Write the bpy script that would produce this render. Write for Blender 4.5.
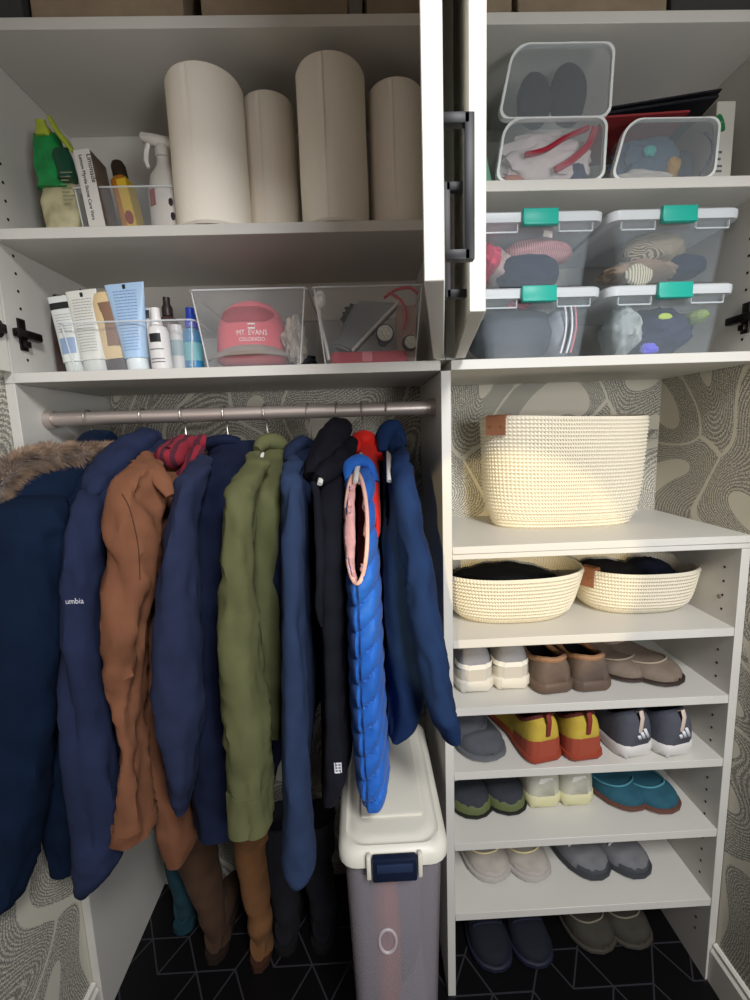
import bpy, bmesh, math, random
from mathutils import Vector, Matrix, noise
from mathutils.bvhtree import BVHTree
R = math.radians
PI = math.pi
scene = bpy.context.scene
for _o in list(bpy.data.objects): bpy.data.objects.remove(_o)

# ---------------------------------------------------------------- camera, world, lights, exposure
F_PX = 457.65
CAM = Vector((-0.1678, -0.9047, -0.1322))
FW = Vector((0.0249, 0.9888, -0.1468)); RT = Vector((0.9990, -0.0301, -0.0331)); UP = Vector((0.0371, 0.1459, 0.9886))
cam_d = bpy.data.cameras.new('camera'); cam_d.sensor_fit = 'VERTICAL'; cam_d.sensor_height = 36.0
cam_d.lens = 36.0 * F_PX / 1000.0; cam_d.clip_start = 0.01
cam = bpy.data.objects.new('camera', cam_d); scene.collection.objects.link(cam)
cam.matrix_world = Matrix(((RT.x, UP.x, -FW.x, CAM.x), (RT.y, UP.y, -FW.y, CAM.y), (RT.z, UP.z, -FW.z, CAM.z), (0, 0, 0, 1)))
scene.camera = cam
world = bpy.data.worlds.new('world'); scene.world = world; world.use_nodes = True
world.node_tree.nodes['Background'].inputs[0].default_value = (0.42, 0.55, 0.80, 1)
world.node_tree.nodes['Background'].inputs[1].default_value = 0.045

def area(name, loc, target, w, h, power, col):
    d = bpy.data.lights.new(name, 'AREA'); d.shape = 'RECTANGLE'; d.size = w; d.size_y = h; d.energy = power; d.color = col
    o = bpy.data.objects.new(name, d); scene.collection.objects.link(o); o.location = loc
    o.rotation_euler = (Vector(target) - Vector(loc)).to_track_quat('-Z', 'Y').to_euler(); return o
area('ceiling_light', (0.42, -1.90, 1.26), (0.22, 0, 0.0), 0.50, 0.50, 49, (0.98, 0.98, 1.0))
area('front_fill', (0.52, -1.55, -0.10), (0.25, 0, -0.25), 0.45, 0.45, 14, (0.97, 0.98, 1.0))  # unseen frontal fill, added to lift the middle of the closet
area('left_fill', (-0.9, -1.7, 0.15), (-0.45, 0, 0.05), 0.5, 0.4, 2.6, (1.0, 0.80, 0.72))  # weak warm fill added to brighten the left side
sd = bpy.data.lights.new('sun_beam', 'SPOT'); sd.energy = 115; sd.color = (1.0, 0.78, 0.40); sd.spot_size = R(13.2); sd.spot_blend = 0.15; sd.shadow_soft_size = 0.015
so = bpy.data.objects.new('sun_beam', sd); scene.collection.objects.link(so); so.location = (-0.62, -2.2, 0.06)
so.rotation_euler = (Vector((0.155, 0.1, -0.455)) - Vector(so.location)).to_track_quat('-Z', 'Y').to_euler()
scene.view_settings.view_transform = 'Standard'; scene.view_settings.look = 'None'
scene.view_settings.gamma = 1.0; scene.view_settings.use_curve_mapping = False
scene.view_settings.exposure = 0.0
scene.cycles.transparent_max_bounces = 24

# ---------------------------------------------------------------- helpers
def at(px, py, Y):
    d = FW + RT * ((px - 375) / F_PX) - UP * ((py - 500) / F_PX)
    return CAM + d * ((Y - CAM.y) / d.y)
def ppm(P):           # pixels per metre at a point
    return F_PX / (Vector(P) - CAM).dot(FW)
def lin(h):
    h = h.lstrip('#'); c = [int(h[i:i+2], 16) / 255 for i in (0, 2, 4)]
    return tuple((x / 12.92 if x <= 0.04045 else ((x + 0.055) / 1.055) ** 2.4) for x in c) + (1,)
def M(name, col, rough=0.6, metal=0.0, bump=None, var=None, sheen=0.0, spec=0.4, alpha=None, emit=None):
    m = bpy.data.materials.new(name); m.use_nodes = True; nt = m.node_tree; N = nt.nodes; L = nt.links
    b = N['Principled BSDF']; c = lin(col)
    b.inputs['Base Color'].default_value = c; b.inputs['Roughness'].default_value = rough
    b.inputs['Metallic'].default_value = metal; b.inputs['Specular IOR Level'].default_value = spec
    if sheen: b.inputs['Sheen Weight'].default_value = sheen
    tc = N.new('ShaderNodeTexCoord')
    if var:
        sc, am = var[0], var[1]
        n = N.new('ShaderNodeTexNoise'); n.inputs['Scale'].default_value = sc; n.inputs['Detail'].default_value = 4
        L.new(tc.outputs['Object'], n.inputs['Vector'])
        r = N.new('ShaderNodeValToRGB'); r.color_ramp.elements[0].position = 0.3; r.color_ramp.elements[1].position = 0.7
        r.color_ramp.elements[0].color = tuple(x * (1 - am) for x in c[:3]) + (1,)
        r.color_ramp.elements[1].color = tuple(min(1, x * (1 + am)) for x in c[:3]) + (1,) if len(var) < 3 else lin(var[2])
        L.new(n.outputs['Fac'], r.inputs['Fac']); L.new(r.outputs['Color'], b.inputs['Base Color'])
    if bump:
        n2 = N.new('ShaderNodeTexNoise'); n2.inputs['Scale'].default_value = bump[0]; n2.inputs['Detail'].default_value = 3
        L.new(tc.outputs['Object'], n2.inputs['Vector'])
        bp = N.new('ShaderNodeBump'); bp.inputs['Strength'].default_value = bump[1]; bp.inputs['Distance'].default_value = 0.002
        L.new(n2.outputs['Fac'], bp.inputs['Height']); L.new(bp.outputs['Normal'], b.inputs['Normal'])
    if alpha is not None:
        t = N.new('ShaderNodeBsdfTransparent'); mx = N.new('ShaderNodeMixShader'); mx.inputs[0].default_value = alpha
        L.new(t.outputs[0], mx.inputs[1]); L.new(b.outputs[0], mx.inputs[2]); L.new(mx.outputs[0], N['Material Output'].inputs[0])
    return m
def stripes(name, c1, c2, scale, axis='Z', rough=0.8, thr=0.5, dist=0.0):
    m = M(name, c1, rough); nt = m.node_tree; N = nt.nodes; L = nt.links
    tc = N.new('ShaderNodeTexCoord'); w = N.new('ShaderNodeTexWave'); w.bands_direction = axis; w.inputs['Scale'].default_value = scale
    w.inputs['Distortion'].default_value = dist
    L.new(tc.outputs['Object'], w.inputs['Vector'])
    r = N.new('ShaderNodeValToRGB'); r.color_ramp.elements[0].position = thr - .1; r.color_ramp.elements[1].position = thr + .1
    r.color_ramp.elements[0].color = lin(c1); r.color_ramp.elements[1].color = lin(c2)
    L.new(w.outputs['Fac'], r.inputs['Fac']); L.new(r.outputs['Color'], N['Principled BSDF'].inputs['Base Color'])
    return m

def link(name, me, mat, parent=None, smooth=True):
    o = bpy.data.objects.new(name, me); scene.collection.objects.link(o)
    for mm in (mat if isinstance(mat, (list, tuple)) else [mat]): me.materials.append(mm)
    if parent: o.parent = parent
    if smooth:
        for p in me.polygons: p.use_smooth = True
        try: me.set_sharp_from_angle(angle=R(40))
        except Exception: pass
    return o
def obj(name, bm, mat, parent=None, smooth=True):
    bmesh.ops.recalc_face_normals(bm, faces=bm.faces)
    me = bpy.data.meshes.new(name); bm.to_mesh(me); bm.free()
    return link(name, me, mat, parent, smooth)
def thing(name, label, cat, group=None, loc=(0, 0, 0)):
    o = bpy.data.objects.new(name, None); scene.collection.objects.link(o); o.empty_display_size = .02
    o.location = loc; o['label'] = label; o['category'] = cat
    if group: o['group'] = group
    return o
def tag(o, label, cat, group=None):
    o['label'] = label; o['category'] = cat
    if group: o['group'] = group
    return o
def kids(o): return [c for c in bpy.data.objects if c.parent == o]
def settle(root, loc=None):
    """children built in world coordinates: move the thing's origin to its base"""
    desc = []
    def rec(o):
        for c in kids(o): desc.append(c); rec(c)
    rec(root)
    if root.type == 'MESH': desc.append(root)
    if loc is None:
        vs = [v.co for d in desc if d.type == 'MESH' for v in d.data.vertices]
        loc = Vector(((min(v.x for v in vs) + max(v.x for v in vs)) / 2, (min(v.y for v in vs) + max(v.y for v in vs)) / 2, min(v.z for v in vs)))
    T = Matrix.Translation(-Vector(loc)); seen = set()
    for d in desc:
        if d.type != 'MESH': continue
        if d.location.length > 1e-9: d.location = Vector(d.location) - Vector(loc)
        elif d.data.name not in seen: d.data.transform(T); seen.add(d.data.name)
    root.location = loc; return root
def copy_tree(o, parent=None):
    c = o.copy(); scene.collection.objects.link(c); c.parent = parent
    for ch in kids(o): copy_tree(ch, c)
    return c

def box(bm, x0, x1, y0, y1, z0, z1, bev=0.0, rot=None, seg=2):
    r = bmesh.ops.create_cube(bm, size=1.0); vs = r['verts']
    cx, cy, cz = (x0+x1)/2, (y0+y1)/2, (z0+z1)/2
    for v in vs: v.co = Vector((v.co.x*(x1-x0), v.co.y*(y1-y0), v.co.z*(z1-z0)))
    if bev:
        es = list({e for v in vs for e in v.link_edges})
        rr = bmesh.ops.bevel(bm, geom=es, offset=bev, segments=seg, affect='EDGES', profile=.5)
        vs = list({v for f in rr['faces'] for v in f.verts} | {v for v in vs if v.is_valid})
    m = Matrix.Translation((cx, cy, cz)) @ (rot.to_4x4() if rot is not None else Matrix.Identity(4))
    for v in vs: v.co = m @ v.co
    return vs
def BX(*a, **k):
    bm = bmesh.new(); box(bm, *a, **k); return bm
def loft(bm, rings, cap0=True, cap1=True, closed=True, loop=False):
    V = [[bm.verts.new(p) for p in r] for r in rings]; n = len(rings[0])
    rng = range(len(V)) if loop else range(len(V) - 1)
    for i in rng:
        a, b = V[i], V[(i+1) % len(V)]
        for j in range(n if closed else n - 1):
            k = (j+1) % n
            try: bm.faces.new((a[j], a[k], b[k], b[j]))
            except ValueError: pass
    if cap0 and not loop: bm.faces.new(list(reversed(V[0])))
    if cap1 and not loop: bm.faces.new(V[-1])
    return V
def tube(bm, pts, r, n=10, loop=False, flat=1.0, caps=True):
    pts = [Vector(p) for p in pts]; N = len(pts); rings = []
    rad = r if isinstance(r, (list, tuple)) else [r] * N
    up = None
    for i, p in enumerate(pts):
        if loop: t = (pts[(i+1) % N] - pts[i-1])
        else: t = pts[min(i+1, N-1)] - pts[max(i-1, 0)]
        t = t.normalized() if t.length > 1e-9 else Vector((0, 0, 1))
        if up is None:
            up = Vector((0, 0, 1)) if abs(t.z) < .9 else Vector((0, 1, 0))
        s = t.cross(up); s = s.normalized() if s.length > 1e-6 else Vector((1, 0, 0))
        up = s.cross(t).normalized()
        rings.append([p + (s*math.cos(a)*rad[i] + up*math.sin(a)*rad[i]*flat) for a in [2*PI*k/n for k in range(n)]])
    loft(bm, rings, cap0=caps, cap1=caps, loop=loop)
def catmull(pts, n):
    """pts: list of tuples; returns n interpolated tuples"""
    m = len(pts); out = []
    for k in range(n):
        u = k * (m - 1) / (n - 1); i = min(int(u), m - 2); t = u - i
        p = [pts[max(i-1, 0)], pts[i], pts[i+1], pts[min(i+2, m-1)]]
        out.append(tuple(.5*((2*b) + (-a+c)*t + (2*a-5*b+4*c-d)*t*t + (-a+3*b-3*c+d)*t**3) for a, b, c, d in zip(*p)))
    return out
def lerp(xs, ys, x):
    if x <= xs[0]: return ys[0]
    for i in range(len(xs) - 1):
        if x <= xs[i+1]:
            t = (x - xs[i]) / (xs[i+1] - xs[i]); return ys[i] + (ys[i+1] - ys[i]) * t
    return ys[-1]
def rrect(cx, cy, hx, hy, r, z, n=5):
    r = min(r, hx*.99, hy*.99); out = []
    for (sx, sy, a0) in ((1, 1, 0), (-1, 1, 90), (-1, -1, 180), (1, -1, 270)):
        for k in range(n + 1):
            a = R(a0 + 90*k/n); out.append(Vector((cx + sx*(hx-r) + r*math.cos(a), cy + sy*(hy-r) + r*math.sin(a), z)))
    return out
def lathe(bm, prof, cx=0, cy=0, cz=0, n=32, sx=1, sy=1):
    rings = [[Vector((cx + r*sx*math.cos(2*PI*k/n), cy + r*sy*math.sin(2*PI*k/n), cz + z)) for k in range(n)] for r, z in prof]
    loft(bm, rings)
def prism(bm, outline, y0, y1, axis='y'):
    """outline of (x,z) points extruded along y"""
    a = [Vector((x, y0, z)) for x, z in outline]; b = [Vector((x, y1, z)) for x, z in outline]
    loft(bm, [a, b])
def text_mesh(name, body, size, mat, origin, xdir, ydir, extrude=0.0004, parent=None, align='LEFT'):
    cu = bpy.data.curves.new(name, 'FONT'); cu.body = body; cu.size = size; cu.extrude = extrude; cu.align_x = align; cu.resolution_u = 3
    t = bpy.data.objects.new(name, cu); scene.collection.objects.link(t)
    bpy.context.view_layer.update()
    me = bpy.data.meshes.new_from_object(t.evaluated_get(bpy.context.evaluated_depsgraph_get()))
    bpy.data.objects.remove(t); bpy.data.curves.remove(cu)
    X = Vector(xdir).normalized(); Yv = Vector(ydir).normalized(); Z = X.cross(Yv)
    m = Matrix(((X.x, Yv.x, Z.x, origin[0]), (X.y, Yv.y, Z.y, origin[1]), (X.z, Yv.z, Z.z, origin[2]), (0, 0, 0, 1)))
    me.transform(m); me.name = name
    return link(name, me, mat, parent, smooth=False)
def drape(o, target, lift=0.0008, d=None):
    """press a flat lettering mesh onto a surface along direction d (world coordinates, before settle)"""
    bm = bmesh.new(); bm.from_mesh(target.data); bv = BVHTree.FromBMesh(bm); bm.free()
    pers = d is None; d = Vector(d or FW).normalized()
    for v in o.data.vertices:
        if pers: d = (v.co - CAM).normalized()
        h = bv.ray_cast(v.co - d * .2, d)
        if h[0] is not None: v.co = h[0] - d * lift
def fbm(p, s, o=(0, 0, 0)):
    return noise.noise(Vector((p[0]*s + o[0], p[1]*s + o[1], p[2]*s + o[2])))
def lump(c, r, seed, amp=.25, sc=1.6, sub=4, flat=0.0):
    """crumpled cloth lump"""
    bm = bmesh.new(); bmesh.ops.create_icosphere(bm, subdivisions=sub, radius=1.0)
    for v in bm.verts:
        n = v.co.normalized(); k = 1 + amp*noise.noise(n*sc + Vector((seed, seed*1.7, 0))) + amp*.5*noise.noise(n*sc*2.7 + Vector((0, seed, 5)))
        p = n*k; v.co = Vector((c[0] + p.x*r[0], c[1] + p.y*r[1], c[2] + p.z*r[2]))
    return bm

# ---------------------------------------------------------------- dimensions (metres)
T = .019; XL = -.817; XR = .617; ZF = -1.4746; YB = .324; ZC = 1.02
Z2 = .2529; Z0 = .5848; Z3 = .316
S5, S6, S7, S8, S9, S10 = -.3698, -.5725, -.7287, -.8826, -1.0617, -1.2475

# ---------------------------------------------------------------- setting materials
m_white = M('white_laminate', '#cfccc4', .42, bump=(400, .03), spec=.35)
m_edge = M('white_edge_band', '#dedbd0', .35, spec=.4)
m_paint = M('ceiling_paint', '#cfcabd', .8)
m_hole = M('dark_hole', '#141210', .9)
m_black = M('black_metal', '#0a0b10', .45, metal=.2)
m_steel = M('brushed_nickel', '#c4b8b0', .42, metal=.7, bump=(300, .03))
m_chrome = M('chrome', '#c9c7c2', .2, metal=1.0)

def wallpaper(name, ax):
    m = M(name, '#d6d1c2', .75); nt = m.node_tree; N = nt.nodes; L = nt.links; b = N['Principled BSDF']
    geo = N.new('ShaderNodeNewGeometry'); sp = N.new('ShaderNodeSeparateXYZ'); L.new(geo.outputs['Position'], sp.inputs[0])
    cb = N.new('ShaderNodeCombineXYZ'); L.new(sp.outputs[ax], cb.inputs[0]); L.new(sp.outputs['Z'], cb.inputs[1])
    def math_(op, a, c=None, c2=None):
        n = N.new('ShaderNodeMath'); n.operation = op
        for i, q in enumerate((a, c, c2)):
            if q is None: continue
            if isinstance(q, (int, float)): n.inputs[i].default_value = q
            else: L.new(q, n.inputs[i])
        return n.outputs[0]
    nz = N.new('ShaderNodeTexNoise'); nz.noise_dimensions = '2D'; nz.inputs['Scale'].default_value = 4.2; nz.inputs['Detail'].default_value = 0
    L.new(cb.outputs[0], nz.inputs['Vector'])
    sb = N.new('ShaderNodeVectorMath'); sb.operation = 'SUBTRACT'; L.new(nz.outputs['Color'], sb.inputs[0]); sb.inputs[1].default_value = (.5, .5, .5)
    sc = N.new('ShaderNodeVectorMath'); sc.operation = 'SCALE'; L.new(sb.outputs[0], sc.inputs[0]); sc.inputs['Scale'].default_value = .26
    ad = N.new('ShaderNodeVectorMath'); ad.operation = 'ADD'; L.new(cb.outputs[0], ad.inputs[0]); L.new(sc.outputs[0], ad.inputs[1])
    mp = N.new('ShaderNodeMapping'); mp.inputs['Scale'].default_value = (4.6, 3.1, 1); mp.inputs['Rotation'].default_value = (0, 0, R(24)); L.new(ad.outputs[0], mp.inputs[0])
    def vor(feat):
        v = N.new('ShaderNodeTexVoronoi'); v.voronoi_dimensions = '2D'; v.feature = feat; v.inputs['Scale'].default_value = 1.0
        v.inputs['Randomness'].default_value = .62; L.new(mp.outputs[0], v.inputs['Vector']); return v
    f1 = vor('F1').outputs['Distance']; de = vor('DISTANCE_TO_EDGE').outputs['Distance']
    # cream: drop at the cell centre, line and widening gaps between the ribbons, thin inner outline
    c_drop = math_('LESS_THAN', f1, .17)
    c_line = math_('LESS_THAN', de, .022)
    c_gap = math_('GREATER_THAN', f1, .66)
    cream = math_('MAXIMUM', math_('MAXIMUM', c_drop, c_line), c_gap)
    # ink: fine broken strokes running round each ribbon
    rad = math_('SINE', math_('MULTIPLY', f1, 190.0))
    st = N.new('ShaderNodeTexNoise'); st.noise_dimensions = '2D'; st.inputs['Scale'].default_value = 330; st.inputs['Detail'].default_value = 2
    L.new(cb.outputs[0], st.inputs['Vector'])
    ink = math_('ADD', math_('MULTIPLY', rad, .11), st.outputs['Fac'])
    ink = math_('GREATER_THAN', ink, .46)
    ink = math_('MULTIPLY', ink, math_('SUBTRACT', 1.0, cream))
    mix = N.new('ShaderNodeMix'); mix.data_type = 'RGBA'; mix.inputs[6].default_value = lin('#d3cebd'); mix.inputs[7].default_value = lin('#85827a')
    L.new(ink, mix.inputs[0]); L.new(mix.outputs[2], b.inputs['Base Color'])
    return m
m_wpb = wallpaper('wallpaper_back', 'X'); m_wps = wallpaper('wallpaper_side', 'Y')

def floor_mat():
    """black rhombus and hexagon tiles with thin grey grout"""
    m = M('black_tile', '#060607', .45, spec=.25); nt = m.node_tree; N = nt.nodes; L = nt.links; b = N['Principled BSDF']
    geo = N.new('ShaderNodeNewGeometry'); sp = N.new('ShaderNodeSeparateXYZ'); L.new(geo.outputs['Position'], sp.inputs[0])
    def mt(op, a, c=None):
        n = N.new('ShaderNodeMath'); n.operation = op
        for i, q in enumerate((a, c)):
            if q is None: continue
            if isinstance(q, (int, float)): n.inputs[i].default_value = q
            else: L.new(q, n.inputs[i])
        return n.outputs[0]
    S = .098; x = mt('DIVIDE', sp.outputs['X'], S); y = mt('DIVIDE', sp.outputs['Y'], S)
    res = None; h = math.sqrt(3)/2
    fam = []
    for k in range(3):   # three families of parallel lattice lines of the triangular grid
        a = R(60*k); q = mt('DIVIDE', mt('ADD', mt('MULTIPLY', x, -math.sin(a)), mt('MULTIPLY', y, math.cos(a))), h)
        t = mt('ADD', mt('MULTIPLY', x, math.cos(a)), mt('MULTIPLY', y, math.sin(a)))
        row = mt('ROUND', q)
        d = mt('ABSOLUTE', mt('SUBTRACT', q, row))
        seg = mt('FLOOR', mt('SUBTRACT', t, mt('MULTIPLY', row, .5)))
        ph = mt('FLOORED_MODULO', mt('ADD', seg, mt('MULTIPLY', row, 2)), 3) if False else mt('FLOORED_MODULO', mt('ADD', seg, mt('MULTIPLY', row, 2.0)), 3.0)
        on = mt('LESS_THAN', ph, 1.5)
        ln = mt('MULTIPLY', mt('LESS_THAN', d, .022), on)
        fam.append(ln)
    g = mt('MAXIMUM', mt('MAXIMUM', fam[0], fam[1]), fam[2])
    mix = N.new('ShaderNodeMix'); mix.data_type = 'RGBA'; mix.inputs[6].default_value = lin('#0a090b'); mix.inputs[7].default_value = lin('#323035')
    L.new(g, mix.inputs[0]); L.new(mix.outputs[2], b.inputs['Base Color'])
    return m
def struct(name, bm, mat, parent=None):
    o = obj(name, bm, mat, parent, smooth=False)
    if parent is None: o['kind'] = 'structure'
    return o
struct('floor', BX(-1.3, 1.2, -1.6, .5, ZF - .05, ZF), floor_mat())
struct('wall_back', BX(-1.3, 1.2, YB, YB + .1, ZF, ZC), m_wpb)
struct('wall_left', BX(-1.0, XL - T - .001, -.75, YB, ZF, ZC), m_wps)
struct('wall_right', BX(XR + T + .001, .80, -.75, YB, ZF, ZC), m_wps)
struct('ceiling', BX(-1.0, .8, -.75, YB + .1, ZC, ZC + .05), m_paint)
struct('wall_front', BX(-1.0, .80, -.76, -.66, .64, ZC), m_paint)
def baseboard(name, xw, s):
    bm = bmesh.new(); prof = [(0, 0), (.014, 0), (.014, .085), (.009, .092), (.009, .102), (.004, .106), (0, .106)]
    a = [Vector((xw + s*x, -.75, ZF + z)) for x, z in prof]; b = [Vector((xw + s*x, -.001, ZF + z)) for x, z in prof]
    loft(bm, [a, b]); return struct(name, bm, m_edge)
baseboard('baseboard_left', XL - T - .001, 1); baseboard('baseboard_right', XR + T + .001, -1)

# ---------------------------------------------------------------- cabinetry
def panel(name, parent, x0, x1, y0, y1, z0, z1, mat=m_white): return obj(name, BX(x0, x1, y0, y1, z0, z1, bev=.0008, seg=1), mat, parent)
def holes(parent, xface, ys, z0, z1, step=.032, s=1):
    bm = bmesh.new(); vs = bmesh.ops.create_cone(bm, cap_ends=True, segments=10, radius1=.0028, radius2=.0028, depth=.0012)['verts']
    for v in vs: v.co = Vector((v.co.z, v.co.x, v.co.y))
    first = obj('peg_hole', bm, m_hole, parent); z = z0; k = 0
    while z < z1:
        for y in ys:
            o = first if k == 0 else first.copy()
            if k: scene.collection.objects.link(o)
            o.location = (xface + s*.0002, y, z); k += 1
        z += step
def hinge(parent, x, y, z, s, door_side=True):
    """cross mounting plate, arm and cup of a concealed hinge; s = +1 opens to the right"""
    bm = bmesh.new()
    box(bm, min(x, x+s*.004), max(x, x+s*.004), y-.012, y+.008, z-.030, z+.030, bev=.0015)
    box(bm, min(x+s*.002, x+s*.016), max(x+s*.002, x+s*.016), y-.030, y+.036, z-.008, z+.008, bev=.003)
    box(bm, min(x+s*.004, x+s*.012), max(x+s*.004, x+s*.012), y-.010, y+.006, z-.024, z-.012, bev=.002)
    o = obj('hinge', bm, M('hinge_metal', '#2a2624', .35, metal=.8), parent)
    bm = bmesh.new()
    for zz in (-.018,):
        vs = bmesh.ops.create_cone(bm, cap_ends=True, segments=12, radius1=.0045, radius2=.0045, depth=.006)['verts']
        for v in vs: v.co = Vector((x + s*.005 + v.co.z*.5, y - .002 + v.co.x, z + zz + v.co.y))
    obj('hinge_screw', bm, m_chrome, o)
    return o
def door_slab(parent, p0, p1, th, z0, z1):
    p0 = Vector((p0[0], p0[1], 0)); p1 = Vector((p1[0], p1[1], 0)); d = (p1-p0).normalized(); n = Vector((-d.y, d.x, 0))*th/2
    bm = bmesh.new(); ring = [p0-n, p1-n, p1+n, p0+n]
    V = loft(bm, [[q+Vector((0, 0, z0)) for q in ring], [q+Vector((0, 0, z1)) for q in ring]])
    bmesh.ops.bevel(bm, geom=list(bm.edges), offset=.001, segments=1, affect='EDGES')
    return obj('door', bm, m_edge, parent)
def door_handle(door, X, Y, zc, xface, h=.129):
    bm = bmesh.new(); s = .0095
    box(bm, X-s/2, X+s/2, Y-s/2, Y+s/2, zc-h/2, zc+h/2, bev=.0008)
    for zz in (zc-h/2+s/2, zc+h/2-s/2): box(bm, min(X, xface), max(X, xface), Y-s/2, Y+s/2, zz-s/2, zz+s/2, bev=.0006)
    return obj('door_handle', bm, m_black, door)
cabL = thing('wall_cabinet', 'white laminate upper cabinet over the hanging rail, holding paper towel rolls and clear bins', 'cabinet')
panel('side_panel', cabL, XL - T, XL, .001, .30, -T - .0005, ZC - .005)
panel('back_panel', cabL, XL, -T - .0005, .288, .30, .0005, ZC - .005)
panel('side_panel', cabL, -T, -.0005, .001, .30, .0005, ZC - .005)
panel('bottom_panel', cabL, XL, -.0102, 0, .30, -T, 0)
panel('shelf', cabL, XL + .0005, -T - .0005, .002, .287, Z2 - T, Z2)
panel('shelf', cabL, XL + .0005, -T - .0005, .002, .287, Z0 - T, Z0)
holes(cabL, XL, (.045, .255), .03, .55)
hinge(cabL, XL, .040, .076, 1)
dl = door_slab(cabL, (-.826, -.004), (-.823, -.42), T, .001, ZC - .01)
bm = bmesh.new()
for v in bmesh.ops.create_cone(bm, cap_ends=True, segments=24, radius1=.018, radius2=.018, depth=.004)['verts']: v.co = Vector((-.8145 + v.co.z, -.028 + v.co.x, .076 + v.co.y))
box(bm, -.816, -.806, -.04, -.012, .068, .084, bev=.002)
obj('hinge_cup', bm, M('hinge_cup_metal', '#2c2826', .35, metal=.8), dl)
dlr = door_slab(cabL, (-.0160, -.013), (-.0965, -.468), T, .001, ZC - .01)
door_handle(dlr, -.0560, -.43, .095, -.081)
settle(cabL, (-.41, .15, -T))
cabR = thing('wall_cabinet', 'white laminate upper cabinet at right above the rope baskets, holding teal-latched bins', 'cabinet')
panel('side_panel', cabR, .0005, T, .001, .30, .0005, ZC - .005)
panel('side_panel', cabR, XR, XR + T, .001, .30, .0005, ZC - .005)
panel('back_panel', cabR, T + .0005, XR, .288, .30, .0005, ZC - .005)
panel('bottom_panel', cabR, .0102, XR + T, 0, .315, -T, 0)
panel('shelf', cabR, T + .0005, XR - .0005, .002, .287, Z3 - T, Z3)
panel('shelf', cabR, T + .0005, XR - .0005, .002, .287, Z0 - T, Z0)
holes(cabR, XR, (.045, .255), .03, .55, s=-1)
hinge(cabR, XR, .040, .070, -1)
dr = door_slab(cabR, (.0255, -.010), (-.0285, -.355), T, .001, ZC - .01)
door_handle(dr, -.0575, -.32, .090, -.034)
settle(cabR, (.31, .15, -T))
# lower unit
tower = thing('shoe_shelf_unit', 'white open shelf unit holding rows of shoes, right of the hanging coats', 'shelf unit')
panel('side_panel', tower, -.0095, .0095, .001, YB - .001, ZF, -T - .0006)
panel('side_panel', tower, XR, XR + T, .001, YB - .001, ZF, S5 - .0285)
o_ = BX(.0098, XR + T, 0, YB - .001, S5 - .016, S5, bev=.001, seg=1); box(o_, .0098, XR + T, .0012, YB - .001, S5 - .028, S5 - .0168, bev=.001, seg=1)
obj('top_panel', o_, m_white, tower)
for s_ in (S6, S7, S8, S9, S10): panel('shelf', tower, .0098, XR - .0003, .002, YB - .002, s_ - T, s_)
holes(tower, XR, (.042, .255), S10 - .13, S5 - .05, s=-1)
bm = bmesh.new()
for v in bmesh.ops.create_cone(bm, cap_ends=True, segments=16, radius1=.005, radius2=.005, depth=.003)['verts']: v.co = Vector((XR - .001 + v.co.z, .05 + v.co.x, -.52 + v.co.y))
obj('cam_cover', bm, M('beige_plastic', '#8d7f72', .5), tower)
settle(tower, (.31, .16, ZF))
sp_ = thing('end_panel', 'white full-height end panel carrying the left end of the rail', 'panel')
obj('panel', BX(XL - T, XL, .001, YB - .001, ZF, -T - .001, bev=.001, seg=1), m_white, sp_)
settle(sp_, (XL - T/2, .16, ZF))
# rail
ZR = -.085; YR = .078
rail = thing('closet_rod', 'brushed metal clothes rail under the left cabinet, carrying the coats', 'clothes rail')
bm = bmesh.new(); tube(bm, [(XL + .002, YR, ZR), (-.0115, YR, ZR)], .0140, n=24); obj('rod', bm, m_steel, rail)
for xa, xb in ((XL + .0004, XL + .016), (-.0260, -.0099)):
    bm = bmesh.new(); tube(bm, [(xa, YR, ZR), (xb, YR, ZR)], .0185, n=24)
    obj('rod_socket', bm, m_steel, rail)
settle(rail, (-.41, YR, ZR))

# ---------------------------------------------------------------- coats on the rail
def cloth(name, col, bs=700, bstr=.25, sheen=0, rough=.9, var=(18, .12)): return M(name, col, rough, bump=(bs, bstr), var=var, sheen=sheen, spec=.15)
def fold(p, amp, seed, sx=14, sz=3.0):
    q = Vector((p.x*sx + seed*3.1, p.y*sx, p.z*sz + seed)); d = .5*noise.noise(q*.7)
    r1 = 1 - abs(noise.noise(q + Vector((d, d, 0))))*2.2; r2 = 1 - abs(noise.noise(Vector((p.x*sx*1.7 + p.z*9, p.y*sx*1.7 + seed, p.z*sz*3.4 - p.x*12))))*2.4
    return amp * (1.1*noise.noise(q) + .9*(r1 - .4) + .55*(r2 - .4))
def sect(cx, cy, a, b, z, n, e=.75):
    out = []
    for k in range(n):
        t = 2*PI*k/n - PI/2; c, s = math.cos(t), math.sin(t)
        out.append(Vector((cx + a*math.copysign(abs(c)**e, c), cy + b*math.copysign(abs(s)**e, s), z)))
    return out
def body_rings(spec, n=72, m=90, e=.6):
    """spec rows: (py, pxL, pxR, Ynear, halfdepth): outline read at the near edge's own distance"""
    rows = []
    for (py, xl, xr, yn, b) in spec:
        A = at(xl, py, yn); B = at(xr, py, yn); rows.append(((A.z+B.z)/2, (A.x+B.x)/2, yn + b, abs(B.x-A.x)/2, b))
    return [sect(cx, cy, a, b, z, n, e) for z, cx, cy, a, b in catmull(rows, m)]
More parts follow.
